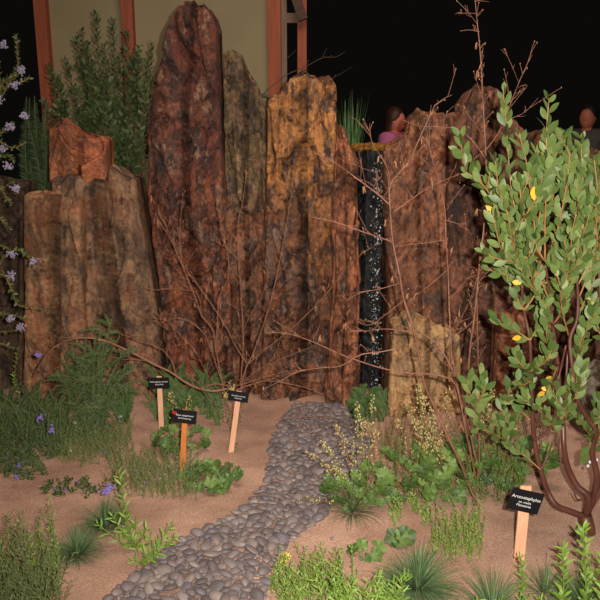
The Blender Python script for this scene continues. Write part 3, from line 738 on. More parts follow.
# ---- manzanita
def manzanita():
    rd = random.Random(11)
    Yb = gr(588, 532).y
    base = Vector((gr(588, 532).x, Yb, 0))
    root = thing('manzanita_shrub', base, 'tall leafy shrub with smooth red-brown trunks at the right edge', 'shrub')
    tr = MB(); tw = MB(); lf = MB(); yl = MB()
    def trunk(pts, r0, r1, dy=0.0, mb=tr, n=8, wob=0.03):
        q = pxpath([p for p in pts], Yb+dy, rd, wob); mb.tube(q, r0*.72, r1*.8, n); return q
    b0 = base.copy(); b0.z = -0.03
    j = at(585, 515, Yb)
    tr.tube([b0, (b0+j)/2+Vector((.004, 0, 0)), j], 0.034, 0.027, 10)
    A = trunk([(586,517),(570,511),(556,505),(547,490),(541,470),(536,450),(533,425),(532,402),(531,372),(530,340),(524,310),(522,285)], 0.018, 0.006)
    B_ = trunk([(586,515),(588,497),(577,486),(568,468),(564,448),(563,425),(560,395),(558,365),(553,325),(549,290),(545,262)], 0.021, 0.006)
    C_ = trunk([(588,512),(597,480),(592,452),(596,432),(586,415),(577,398),(573,370),(570,340),(577,320),(578,295),(576,268)], 0.018, 0.006)
    D_ = trunk([(586,514),(601,488),(612,450),(612,400),(604,340),(600,290),(598,250)], 0.017, 0.006)
    E_ = trunk([(533,440),(548,432),(555,415),(556,392),(560,372),(566,345)], 0.008, 0.005)
    F_ = trunk([(562,400),(566,380),(568,350),(572,330),(580,300)], 0.008, 0.005)
    trunk([(541,470),(548,455),(553,440)], 0.007, 0.004)
    trunk([(588,497),(578,500),(574,492)], 0.006, 0.003)
    twigs = [
     [(545,262),(530,240),(517,215),(511,185),(508,150),(506,120),(503,90)],
     [(545,262),(545,225),(546,190),(546,155),(547,125),(549,98)],
     [(545,268),(520,245),(500,215),(486,190),(474,168),(456,145)],
     [(547,283),(525,279),(502,274),(484,268)],
     [(536,252),(534,220),(530,190),(526,160),(519,133)],
     [(578,300),(576,265),(580,225),(583,190),(582,165),(581,135)],
     [(545,262),(556,235),(563,205),(568,175),(570,150)],
     [(578,285),(590,262),(602,240),(612,225)],
     [(530,340),(515,330),(504,325),(495,322)],
     [(532,372),(524,368),(516,358)],[(532,380),(522,385),(515,380)],
     [(549,300),(535,270),(515,262),(495,258),(482,250)],
     [(598,250),(596,215),(597,185),(594,160)],
     [(598,260),(606,215),(612,180),(614,150)],
     [(560,395),(575,385),(583,365)],[(553,325),(565,305),(567,280),(562,250)],
     [(524,310),(512,290),(505,270)],[(522,285),(510,255),(500,235),(490,215)],
     [(530,420),(520,410),(505,400)],[(548,432),(560,420),(566,405)],
     [(558,365),(550,385),(545,400)],[(577,320),(590,310),(600,296)],
     [(600,430),(592,440),(588,452)],[(535,240),(541,205),(538,175),(535,150)],
     [(545,262),(530,235),(522,205),(519,180)],[(576,268),(567,240),(557,215),(553,190),(556,165)],
     [(604,340),(596,325),(590,300)],[(531,372),(545,362),(552,350)],
     [(578,300),(590,270),(600,235),(604,200)],[(570,340),(562,310),(560,285),(552,262)],[(598,250),(588,225),(578,205),(570,185)],[(577,320),(585,300),(594,280),(596,262)],[(530,340),(540,322),(545,305),(541,288)],[(524,310),(534,296),(536,280),(530,265)],[(553,325),(543,300),(528,282),(520,268)],[(604,340),(612,310),(608,280)],[(598,260),(592,235),(600,215),(606,190)],
     [(541,470),(525,456),(507,443),(492,420),(480,402)],[(556,432),(549,420),(537,406),(524,400)],[(563,425),(567,414),(560,402)],[(600,436),(592,446),(586,456)],[(592,452),(597,440),(604,430)],[(505,440),(490,432),(476,428)],
     [(497,215),(490,195),(480,182),(466,172)],[(576,268),(588,240),(590,210),(588,185)],
     [(520,260),(512,240),(508,215),(500,195)]]
    paths = []
    for t in twigs:
        dy = rd.uniform(-.16, .14)
        q = pxpath(t, Yb, rd, 0.0); n = len(q)
        q = [p + (p-Vector((0, 0, CAMZ)))*(dy*min(1, i/n*1.8)/Yb) for i, p in enumerate(q)]
        tw.tube(q, 0.0036, 0.0017, 5); paths.append(q)
    # side shoots filling the crown
    for i in range(125):
        q0 = rd.choice(paths[:8]+paths[11:17]+paths[23:]); s = q0[rd.randrange(len(q0)//5, len(q0))]
        d = Vector((rd.uniform(-.5, .5), rd.uniform(-.6, .3), rd.uniform(.3, 1))).normalized(); Ln = rd.uniform(.06, .16)
        if s.z > 1.45: continue
        q = [s, s+d*Ln*.5+Vector((0, 0, .005)), s+d*Ln*.8+Vector((0, 0, .02)), s+d*Ln+Vector((0, 0, .035))]
        tw.tube(q, 0.0022, 0.0013, 5); paths.append(smooth_path(q, 3))
    for q in paths:
        Ln = sum((q[i+1]-q[i]).length for i in range(len(q)-1)); n = max(5, int(Ln/0.0168)); ph = rd.random()*6
        for i in range(n):
            t = (i+rd.random()*.6)/n
            if Ln > .3 and t < 0.12: continue
            f = t*(len(q)-1); a = min(int(f), len(q)-2); p = q[a].lerp(q[a+1], f-a); ax = (q[a+1]-q[a]).normalized()
            ph += 2.4; s1 = ax.orthogonal().normalized(); s2 = ax.cross(s1)
            o = s1*math.cos(ph)+s2*math.sin(ph)
            d = (ax*rd.uniform(.5, 1.2) + o*rd.uniform(.5, 1) + Vector((0, 0, .4))).normalized()
            sz = rd.uniform(.040, .060)*(0.7 if t > .93 else 1)
            pp = p+o*.003
            upv = (CAMV*rd.uniform(.3, 1.2)+Vector((rd.uniform(-.8, .8), 0, rd.uniform(-.2, .8))))
            (lf if rd.random() > .003 else yl).leaf(pp, d, upv, sz, sz*rd.uniform(.42, .54), .5, .16, rd.uniform(-.05, .2), 5)
    for (x, y) in ((553,378),(545,392),(512,282),(558,276),(585,299),(541,388),(521,337),(556,290)):
        p = at(x, y, Yb-.02); yl.leaf(p, Vector((rd.uniform(-1, 1), -.2, rd.uniform(-.5, .3))), CAMV, .036, .021)
    tr.build('trunk', M['bark_red'], root); tw.build('twigs', M['bark_shoot'], root); lf.build('foliage', M['manz'], root)
    tag(yl.build('yellow_leaves', M['yellow_leaf'], root), 'yellowed leaves', None)
    fl = MB()
    for (x, y) in ((593,458),(590,462),(597,460),(595,466),(588,466)): fl.blob(at(x, y, Yb-.03), .007, 1, (1, 1, 1.2))
    fl.build('flowers', M['white'], root)
manzanita()

# ---- bare catkin shrubs
def bare(name, basepx, stems, label, rd, Yoff=0, cat='shrub', bark=M['bark_bare'], rbase=0.006, twig=0.034, catk=0.10, Y=None, ntw=1.0, rt=0.0014, ywob=.02, rs=0.62):
    base = gr(*basepx) if Y is None else Vector((at(basepx[0], basepx[1], Y).x, Y, 0)); Yb = base.y
    if Y is None: base.z = gh(base.x, base.y)
    root = thing(name, base, label, cat)
    st = MB(); cks = []; bd = MB()
    for pts, r0, r1, dy in stems:
        q = pxpath(pts, Yb+dy, rd, ywob, 5)
        st.tube(q, r0*rs, r1*rs, 6)
        Ln = sum((q[i+1]-q[i]).length for i in range(len(q)-1))
        for i in range(int(Ln/twig*ntw)):
            f = rd.uniform(.12, 1)*(len(q)-1); a = min(int(f), len(q)-2); p = q[a].lerp(q[a+1], f-a); ax = (q[a+1]-q[a]).normalized()
            d = (ax*rd.uniform(.3, .9) + Vector((rd.uniform(-1, 1), rd.uniform(-.6, .5), rd.uniform(-.3, 1)))).normalized()
            l = rd.uniform(.012, .05)*(1 if rd.random() < .75 else 3.0)
            e = [p, p+d*l*.5+Vector((0, 0, rd.uniform(-.003, .006))), p+d*l]
            st.tube(e, rt, rt*.55, 4)
            if rd.random() < .6: bd.blob(e[-1], .0026, 1, (1, 1, 1.5))
            if l > .06:
                for _ in range(3):
                    t = rd.random(); pp = p+d*l*t; d2 = (d+Vector((rd.uniform(-1, 1), rd.uniform(-1, 1), rd.uniform(-.4, 1)))).normalized()
                    st.tube([pp, pp+d2*rd.uniform(.015, .04)], rt*.7, rt*.4, 4)
            if rd.random() < catk:
                for _ in range(rd.choice((1, 2, 2))):
                    c0 = e[-1]+Vector((rd.uniform(-.004, .004), 0, 0)); c1 = c0+Vector((rd.uniform(-.008, .008), rd.uniform(-.004, .004), -rd.uniform(.018, .03)))
                    ck = MB(); cks.append(ck); ck.tube([c0, (c0+c1)/2, c1], .003, .0022, 6, radii=[.0014, .0026, .0015])
    st.build('stems', bark, root)
    for one in cks: one.build('catkin', M['catkin'], root)
    if bd.v: bd.build('buds', M['catkin'], root)['kind'] = 'stuff'
    return root
r1 = random.Random(21)
zg = lambda x, y: (x, y)
LS = [
 ([(236,428),(228,405),(223,386),(216,349),(213,330),(202,316),(197,302),(190,284),(182,265),(172,242),(160,222)], .0075, .0022, 0),
 ([(216,345),(217,330),(218,312),(219,297),(226,283),(229,272),(227,250),(222,230),(218,208)], .0050, .0018, .02),
 ([(236,428),(240,405),(241,381),(243,350),(243,330),(241,290),(239,260),(238,225),(243,200),(247,170)], .0070, .0020, .03),
 ([(240,392),(246,368),(252,356),(260,335),(267,314),(274,288),(279,265),(285,235),(289,210),(292,190),(295,165)], .0065, .0020, -.02),
 ([(248,365),(235,345),(224,323),(205,295),(190,275),(180,260),(170,235),(158,212)], .0048, .0017, .04),
 ([(248,364),(262,352),(280,338),(300,321),(315,306),(327,293),(338,278),(347,267),(360,255),(373,247)], .0045, .0015, -.04),
 ([(223,386),(212,352),(205,335),(190,322),(175,318),(160,322),(148,320)], .0040, .0014, .02),
 ([(202,316),(198,295),(185,290),(170,289),(155,290),(146,288)], .0030, .0013, .05),
 ([(236,425),(224,400),(206,372),(196,352),(180,335),(165,320),(152,322)], .004, .0015, .08),
 ([(240,385),(255,372),(275,362),(298,352),(315,345),(330,330)], .0035, .0014, -.02),
 ([(182,265),(180,240),(181,215),(183,195)], .003, .0015, 0),
 ([(239,260),(225,245),(220,225),(222,200)], .0028, .0014, .03),
 ([(243,330),(252,312),(262,295),(268,275),(262,262)], .0028, .0014, .03),
 # the low arching limb with its forks
 ([(240,400),(232,389),(215,391),(200,389),(185,382),(172,373),(160,367),(148,361),(135,354),(120,347),(105,341),(90,338),(75,339),(60,344),(48,353),(38,368),(34,377)], .0120, .0050, -.05),
 ([(176,374),(172,362),(165,352),(155,346),(143,342),(130,337),(124,335)], .0045, .0018, -.05),
 ([(163,350),(175,346),(186,344),(196,342)], .0028, .0014, -.05),
 ([(150,362),(140,360),(130,359),(122,360)], .0040, .0018, -.05),
 ([(38,369),(44,372),(50,352)], .0030, .0014, -.05),
 ([(236,390),(250,385),(268,381),(290,384),(310,389),(325,395)], .0050, .0020, -.05),
 ([(200,389),(215,384),(235,386),(262,378),(285,372),(305,370),(330,367)], .0050, .0018, -.08),
 ([(236,425),(222,420),(214,400),(205,395)], .003, .0014, -.08),
 ([(240,405),(252,390),(262,372),(276,352),(282,330),(284,310)], .0035, .0014, .05),
]
bare('hazel_shrub', (236, 430), LS, 'leafless many-stemmed shrub with drooping catkins in front of the gold stone slab', r1, catk=.09)
r2 = random.Random(22)
RS = [
 ([(478,505),(470,488),(460,462),(448,437),(436,410),(424,382),(415,335),(404,300),(400,277),(393,242),(390,207),(390,186),(400,172),(409,161),(422,133),(435,105)], .0100, .0028, 0),
 ([(435,105),(445,98),(452,95)], .0022, .0014, 0),
 ([(390,205),(375,192),(355,177),(335,163),(314,152)], .0042, .0022, -.03),
 ([(393,242),(375,236),(355,229),(335,222),(312,217)], .0042, .0018, -.02),
 ([(400,283),(380,289),(360,293),(345,302)], .0032, .0015, 0),
 ([(392,213),(410,200),(425,190),(440,182),(460,174)], .0035, .0015, 0),
 ([(476,480),(468,440),(462,412),(455,390),(453,372),(451,345),(449,300),(448,270),(446,240),(445,210),(440,185),(433,162),(428,140)], .0080, .0022, .1),
 ([(480,480),(470,430),(467,400),(470,350),(474,320),(478,280),(481,250),(484,225),(485,190),(486,160),(484,120),(482,85),(480,50),(477,20),(474,-12)], .0075, .0024, .12),
 ([(480,480),(479,440),(479,400),(478,350),(477,300),(479,256)], .0065, .0022, .15),
 ([(468,440),(461,400),(450,365),(435,343),(420,333),(405,331),(385,329),(365,331),(350,330)], .0060, .0018, -.02),
 ([(468,442),(460,400),(455,384),(445,377),(430,374),(410,373),(385,369),(362,362),(340,354),(318,344),(300,337),(283,333),(265,333)], .0065, .0020, -.05),
 ([(452,380),(450,350),(458,325),(470,300),(478,275)], .0032, .0014, .1),
 ([(400,348),(380,352),(360,355),(340,366),(320,368),(298,372),(278,382),(262,390)], .0042, .0016, -.1),
 ([(486,160),(476,145),(460,130),(440,127),(420,126),(403,120)], .0032, .0015, .1),
 ([(486,150),(500,130),(512,100),(520,80),(528,62),(533,45)], .0032, .0014, .12),
 ([(486,140),(472,120),(462,108)], .0022, .0012, .12),
 ([(512,118),(525,112),(538,98)], .0022, .0012, .12),
 ([(480,32),(470,30),(460,31)], .0018, .0012, .12), ([(479,14),(468,13),(458,14)], .0018, .0012, .12),
 ([(390,186),(388,170),(380,155),(372,142),(370,128)], .0026, .0013, -.02),
 ([(446,240),(425,243),(405,245),(392,247)], .0024, .0012, .08),
 ([(447,270),(430,285),(415,296),(405,312)], .0022, .0012, .08),
 ([(449,300),(462,285),(475,270)], .0022, .0012, .08),
 ([(445,220),(460,225),(472,235)], .0024, .0012, .08),
 ([(404,300),(385,315),(370,325),(356,322)], .0024, .0012, .0),
 ([(451,345),(435,352),(415,358),(398,352)], .0024, .0012, .08),
 ([(474,320),(460,332),(440,340),(425,352)], .0024, .0012, .1),
 ([(390,200),(374,190),(378,175),(362,168),(352,163)], .0016, .0010, -.02),
]
rt_ = bare('hazel_shrub', (480, 506), RS, 'leafless shrub with long bare limbs rising between the waterfall and the leafy shrub', r2, catk=.08, ntw=1.05)
r3 = random.Random(23)
bare('fallen_branch', (290, 420), [([(246,428),(262,424),(280,419),(300,417),(320,416),(338,419),(355,425),(372,436),(380,448)], .0055, .002, 0), ([(320,416),(314,422),(312,432)], .002, .001, 0), ([(262,424),(258,430),(256,438)], .002, .001, 0)],
     'thin bare brown branch arching low over the top of the pebble path', r3, cat='branch', catk=0.0, ntw=.6, ywob=0)
bare('background_tree', (270, 100), [([(262,95),(285,76),(305,67),(322,58),(335,57),(345,52)], .006, .002, 0), ([(285,60),(292,54),(296,50)], .003, .001, 0), ([(322,58),(327,48)], .003, .001, 0), ([(318,95),(332,79),(342,73),(350,68)], .004, .001, 0), ([(283,110),(262,96),(250,140),(245,260)], .02, .03, 0)],
     'faint bare branches in the dark beyond the middle stone slab', random.Random(24), cat='tree', bark=M['bark_grey'], catk=0, Y=5.75, ntw=.3)

# ---- generic leafy plant
def leafy(name, stems, label, leafmat, rd, cat='plant', stem_m='stem_green', r0=.0025, r1=.001, pitch=.01, L=(.02, .03), ratio=.4, base=None, wide=.45, spread=(.4, 1), upbias=.3, droop=.1, flowers=None, group=None, hook=None, tdrop=.1, fold=.2, facing=.6, smoothk=3):
    """stems: lists of world points"""
    base = stems[0][0] if base is None else base
    root = thing(name, Vector(base), label, cat, group)
    st = MB(); lf = MB()
    for q in stems:
        q = smooth_path([Vector(p) for p in q], smoothk); st.tube(q, r0, r1, 5)
        Ln = sum((q[i+1]-q[i]).length for i in range(len(q)-1)); n = max(3, int(Ln/pitch)); ph = rd.random()*6
        for i in range(n):
            t = tdrop + (1-tdrop)*(i+rd.random()*.5)/n
            f = min(t, .999)*(len(q)-1); a = min(int(f), len(q)-2); p = q[a].lerp(q[a+1], f-a); ax = (q[a+1]-q[a]).normalized()
            ph += 2.4; s1 = ax.orthogonal().normalized(); s2 = ax.cross(s1); o = s1*math.cos(ph)+s2*math.sin(ph)
            d = (ax*rd.uniform(*spread) + o + Vector((0, 0, upbias))).normalized(); l = rd.uniform(*L)*(1-.35*t)
            lf.leaf(p, d, CAMV*facing+Vector((rd.uniform(-.7, .7), rd.uniform(-.3, .3), rd.uniform(0, 1))), l, l*ratio, wide, fold, rd.uniform(0, droop), 4)
    st.build('stems', M[stem_m], root)
    lf.build('foliage', M[leafmat], root)
    if flowers:
        for nm, mat, pts, r, n, lab in flowers:
            for p in pts:
                fb = MB()
                for _ in range(n): fb.blob(Vector(p)+Vector((rd.gauss(0, r*.55), rd.gauss(0, r*.5), rd.gauss(0, r*.5))), r*.32, 1, (1, .8, 1), .15, rd)
                o = fb.build(nm, M[mat], root)
                if lab: o['label'] = lab
    if hook: hook(root)
    return root
def fan(px, py, n, H, lean, rd, jit=.03, bend=.0, leanx=0, px2=None, py2=None, steps=3):
    """n stems from a foot on the soil, rising H metres and leaning outward"""
    out = []
    for i in range(n):
        if px2 is not None: a, b_ = rd.uniform(px, px2), rd.uniform(py, py2)
        else: a, b_ = px, py
        p = gr(a, b_); p += Vector((rd.gauss(0, jit), rd.gauss(0, jit), 0)); p.z = gh(p.x, p.y)-.008
        th = rd.uniform(0, 6.28); h = rd.uniform(*H) if isinstance(H, tuple) else H; ln = rd.uniform(.2, 1)*lean
        d = Vector((math.cos(th)*ln+leanx, math.sin(th)*ln*.8, 0)); q = [p]
        for s in range(1, steps+1):
            t = s/steps; q.append(p + d*h*(t**(1.4+bend)) + Vector((rd.uniform(-.006, .006), rd.uniform(-.006, .006), h*(t-.25*lean*t*t))))
        out.append(q)
    return out
def gnd(px, py): p = gr(px, py); p.z = gh(p.x, p.y); return p

# ---- dark shrub behind the left stones, with upright shoots
rd = random.Random(31)
Ys = 5.0; bz = 1.10
cx = at(105, 190, Ys).x
stems = []
for tip in [(96,12),(113,20),(128,30),(82,30),(76,38),(66,58),(58,75),(50,66),(140,48),(147,60),(152,42),(104,45),(120,55),(92,62),(75,85),(135,80),(60,110),(146,100),(84,105),(108,95),(125,110),(150,130),(50,130),(70,125),(140,150),(96,130),(118,140),(65,95),(134,60),(88,44),(100,75),(112,118),(44,100),(130,130),(80,140)]:
    y1 = Ys+rd.uniform(-.16, .2); b0 = Vector((cx+rd.uniform(-.12, .12), Ys+rd.uniform(-.08, .08), bz)); t = at(tip[0], tip[1], y1)
    m = b0.lerp(t, .45)+Vector(((t.x-b0.x)*.28, rd.uniform(-.05, .05), -.02)); stems.append([b0, m, t])
    for _ in range(2):
        f = rd.uniform(.4, .8); s = b0.lerp(t, f)+Vector(((t.x-b0.x)*.15, 0, 0)); e = s+Vector((rd.uniform(-.12, .12), rd.uniform(-.1, .1), rd.uniform(.08, .2))); 
        if e.z < t.z-.03: stems.append([s, s.lerp(e, .5)+Vector((.01, 0, 0)), e])
leafy('evergreen_shrub', stems, 'dense dark evergreen shrub in front of the beige pavilion wall', 'shrub_dark', rd, 'shrub', 'bark_grey', .005, .002, .010, (.048, .070), .46, base=(cx, Ys, bz), tdrop=.15, facing=.4)
# feathery dark foliage left of the orange block
rd = random.Random(32)
def feather(mb, st, q, L, w, rd, pitch=.008, nl=1):
    q = smooth_path(q, 5); st.tube(q, .0016, .0008, 4)
    Ln = sum((q[i+1]-q[i]).length for i in range(len(q)-1)); n = int(Ln/pitch)
    for i in range(n):
        t = (i+.5)/n; f = t*(len(q)-1); a = min(int(f), len(q)-2); p = q[a].lerp(q[a+1], f-a); ax = (q[a+1]-q[a]).normalized()
        sd = ax.cross(CAMV+Vector((0, 0, .4))).normalized(); l = L*math.sin(math.pi*min(1, .18+.82*t)**.8)+.004
        for s in (-1, 1):
            d = (sd*s+ax*.55+Vector((rd.uniform(-.1, .1), rd.uniform(-.25, .25), rd.uniform(-.1, .1)))).normalized()
            mb.leaf(p, d, CAMV+Vector((rd.uniform(-.3, .3), 0, rd.uniform(0, .8))), l*rd.uniform(.8, 1.1), w*l, .4, .15, .15, 3)
def fern(name, stems, label, mat, rd, L=.03, w=.35, pitch=.008, cat='fern', base=None, flowers=None, group=None):
    base = stems[0][0] if base is None else base
    root = thing(name, Vector(base), label, cat, group); st = MB(); lf = MB()
    for q in stems: feather(lf, st, [Vector(a) for a in q], L, w, rd, pitch)
    st.build('stalks', M['stem_green'], root); lf.build('fronds', M[mat], root)
    if flowers:
        for nm, mt, pts, r, n, lab in flowers:
            for p in pts:
                fb = MB()
                for _ in range(n): fb.blob(Vector(p)+Vector((rd.gauss(0, r*.55), rd.gauss(0, r*.5), rd.gauss(0, r*.5))), r*.35, 1, (1, .8, 1), .15, rd)
                o = fb.build(nm, M[mt], root); 
                if lab: o['label'] = lab
    return root
st = []
for i in range(26):
    a = rd.uniform(24, 47); b0 = at(rd.uniform(28, 46), 215, 4.68); b0.z = 1.08; t = at(a, rd.uniform(95, 185), 4.68+rd.uniform(-.08, .12))
    st.append([b0, b0.lerp(t, .5)+Vector((rd.uniform(-.02, .02), 0, .01)), t])
fern('feathery_shrub', st, 'feathery dark green shrub squeezed between the lilac flowers and the orange block', 'needle_dark', rd, .055, .16, .008, 'shrub', base=(at(38, 200, 4.68).x, 4.68, 1.10))

# ---- lilac-flowered shrub hanging in from the left edge
rd = random.Random(33)
Yc_ = 3.45
def cpath(pts, dy=0): return [at(x, y, Yc_+dy+rd.uniform(-.03, .03)) for x, y in pts]
base = Vector((at(-45, 420, Yc_).x, Yc_, 0))
tr0 = [base, at(-42, 330, Yc_), at(-38, 250, Yc_)]
st = [tr0]
for pts in ([(-40,330),(-20,300),(0,262),(15,250),(28,255),(36,264)], [(-38,250),(-15,250),(0,245),(12,252)], [(-40,340),(-10,318),(5,314),(25,318)], [(2,270),(12,290),(18,305),(42,309)],
            [(-38,250),(-25,190),(-8,165),(5,155),(14,160)], [(-30,200),(-12,150),(5,130),(14,125)], [(-35,180),(-10,120),(8,85),(18,66),(16,35)], [(-10,120),(2,85),(10,78),(22,72)],
            [(-35,250),(-15,200),(0,190),(15,180)], [(-20,160),(-6,140),(12,148),(26,142)], [(8,85),(22,82),(30,78)], [(-38,280),(-18,268),(2,275),(14,280)], [(-40,350),(-20,335),(0,332),(22,330)],
            [(-20,150),(-8,110),(0,95),(-2,60)], [(-5,180),(5,195),(12,205)], [(-12,340),(5,345),(20,350)], [(-38,220),(-12,215),(2,220),(10,230)]):
    st.append(cpath(pts))
FP = lambda pts: [at(x, y, Yc_-.04) for x, y in pts]
leafy('lilac_shrub', st, 'shrub with pale lilac flower clusters reaching in from the left edge', 'ceano', rd, 'shrub', 'stem_brown', .004, .0015, .0085, (.020, .034), .5, base=base, tdrop=.2,
      flowers=[('flower_cluster', 'lilac', FP([(10,127),(3,149),(8,166),(15,85),(21,70),(11,254),(33,262),(12,276),(10,319),(21,327),(24,116),(3,45),(-2,100),(16,188)]), .016, 46, None)])
# ---- reeds behind
rd = random.Random(34)
b0 = at(349, 150, 4.78); b0.z = 1.12
root = thing('reed_clump', b0, 'upright clump of green reeds behind the stones left of the waterfall', 'reeds'); bl = MB()
for i in range(85):
    p = b0+Vector((rd.gauss(0, .022), rd.gauss(0, .03), 0)); t = at(rd.uniform(334, 370), rd.uniform(85, 112), b0.y+rd.uniform(-.1, .1))
    bl.blade(p, (t-p).normalized(), (t-p).length*rd.uniform(.8, 1), .006, .08, 6)
bl.build('foliage', M['reed'], root)
b = MB(); b.box((0.31, 4.78, 0.5), (0.5, 0.24, 1.24)); tag(structure(b.build('trim_2', M['soil'], smooth=False)), 'earth behind the waterfall ledge', None)

# ---- fern at the foot of the waterfall
rd = random.Random(35); st = []
for i in range(46):
    a, b_ = rd.uniform(352, 386), rd.uniform(396, 422); p = gr(a, b_); p.y = min(p.y, 3.98); p.z = gh(p.x, p.y)-.005
    d = Vector((rd.uniform(-.5, .35), rd.uniform(-.5, .1), 0)); h = rd.uniform(.06, .17); st.append([p, p+d*h*.35+Vector((0, 0, h*.7)), p+d*h+Vector((0, 0, h*.95))])
fern('small_fern', st, 'bright green fern tuft at the foot of the waterfall', 'moss', rd, .024, .4, .006)

# ---- left bed
rd = random.Random(36)
Yf = gr(85, 440).y
st = []
for tip in [(112,318),(100,322),(86,335),(70,345),(64,352),(120,335),(104,345),(92,358),(128,362),(118,372),(80,370),(66,380),(108,382),(128,385),(96,395),(72,402),(60,372),(85,410),(115,400),(124,350),(76,355),(95,340),(110,330),(120,384)]:
    b0 = gr(90+rd.uniform(-10, 10), 436+rd.uniform(-6, 6)); b0.z = gh(b0.x, b0.y)-.005; t = at(tip[0], tip[1], b0.y+rd.uniform(-.08, .12)); st.append([b0, b0.lerp(t, .5)+Vector(((t.x-b0.x)*-.1, 0, .02)), t])
    for _ in range(9):
        f = rd.uniform(.15, .95); s = b0.lerp(t, f); e = s+Vector((rd.uniform(-.11, .11), rd.uniform(-.08, .05), rd.uniform(-.02, .07))); st.append([s, s.lerp(e, .5)+Vector((0, 0, .01)), e])
fern('yarrow_plant', st, 'tall feathery dark green plant under the arching bare limb', 'fern', rd, .014, .5, .0085, 'plant', base=gnd(90, 437))
rd = random.Random(37); st = []
for i in range(130):
    p = gr(rd.uniform(-4, 66), rd.uniform(420, 462)); p.z = gh(p.x, p.y)-.005; h = rd.uniform(.10, .30); d = Vector((rd.uniform(-.7, .7), rd.uniform(-.6, .2), 0)); st.append([p, p+d*h*.3+Vector((0, 0, h*.7)), p+d*h*.8+Vector((0, 0, h))])
fern('yarrow_plant', st, 'spreading fine-leaved dark green plant with violet flowers at the left edge', 'fern', rd, .014, .5, .008, 'plant', base=gnd(30, 440),
     flowers=[('flower', 'violet', [at(40,418,3.2), at(52,430,3.1), at(38,355,3.3)], .014, 18, None)])
rd = random.Random(38); st = []
for i in range(34):
    a = rd.uniform(0, 50); p = gr(a, rd.uniform(455, 482)); p.z = gh(p.x, p.y)-.005; h = rd.uniform(.05, .15); d = Vector((rd.uniform(-.7, .7), rd.uniform(-.6, .4), 0)); st.append([p, p+d*h*.5+Vector((0, 0, h*.6)), p+d*h+Vector((0, 0, h*.7))])
fern('yarrow_plant', st, 'low fine-leaved green mat with small purple flowers below the left yarrow', 'fern', rd, .02, .42, .009, 'plant', base=gnd(25, 470),
     flowers=[('flower', 'violet', [gnd(7,470)+UP*.06, gnd(19,480)+UP*.06, gnd(18,488)+UP*.05], .012, 12, None)])
# soft lilac-yellow stem at the far left
rd = random.Random(39)
leafy('goldenbush', [[gnd(12,420), at(14,385,gr(12,420).y), at(17,352,gr(12,420).y)], [gnd(16,424), at(20,400,gr(12,420).y), at(12,372,gr(12,420).y)]], 'slim yellow-green stem with an orange flower at the far left', 'lime', rd, 'plant', L=(.02,.035), ratio=.3, pitch=.012,
      flowers=[('flower', 'orange', [at(6,397,gr(12,420).y-.02)], .013, 16, None)])
# soap-plant-like broad leaf by the left sign
rd = random.Random(40); st = []
for tip in [(114,388),(118,382),(124,386),(130,380),(134,388),(120,400),(128,402),(112,402)]:
    b0 = gnd(123, 424); t = at(tip[0], tip[1], b0.y+rd.uniform(-.05, .03)); st.append([b0, b0.lerp(t, .5), t])
fern('sword_fern', st, 'small upright dark fern left of the farthest left name sign', 'moss', rd, .03, .45, .008, 'fern', base=gnd(123, 424))
# grey green wispy clumps
def wispy(px, py, px2, py2, n, H, label, seed, mat='greygreen', fl=None, pitch=.009, L=(.012, .02), ratio=.25, lean=.5, name='wispy_plant', sm='stem_green'):
    rd = random.Random(seed); s = fan(px, py, n, H, lean, rd, .01, px2=px2, py2=py2)
    fls = None
    if fl:
        fls = []
        for mat_, k, r in fl:
            tips = [rd.choice(s)[-1]+Vector((rd.uniform(-.01, .01), -.01, 0)) for _ in range(k)]
            fls.append(('flower', mat_, tips, r, 7, None))
    return leafy(name, s, label, mat, rd, 'plant', sm, .0013, .0007, pitch, L, ratio, base=gnd((px+px2)/2, (py+py2)/2), tdrop=.05, flowers=fls, facing=.5)
wispy(60, 434, 130, 468, 260, (.07, .17), 'wide clump of wispy grey-green stems dotted with tiny white flowers', 41, fl=[('white', 9, .006)])
wispy(112, 466, 196, 500, 220, (.07, .18), 'loose clump of wispy grey-green stems in front of the lowest left name sign', 42, fl=[('white', 5, .005), ('violet', 4, .006)])
wispy(44, 484, 98, 498, 40, (.03, .07), 'low creeping green plant with faint purple flowers above the blue-green grass tufts', 43, 'fern', [('violet', 6, .007)], .008, (.018, .028), .5, .9)
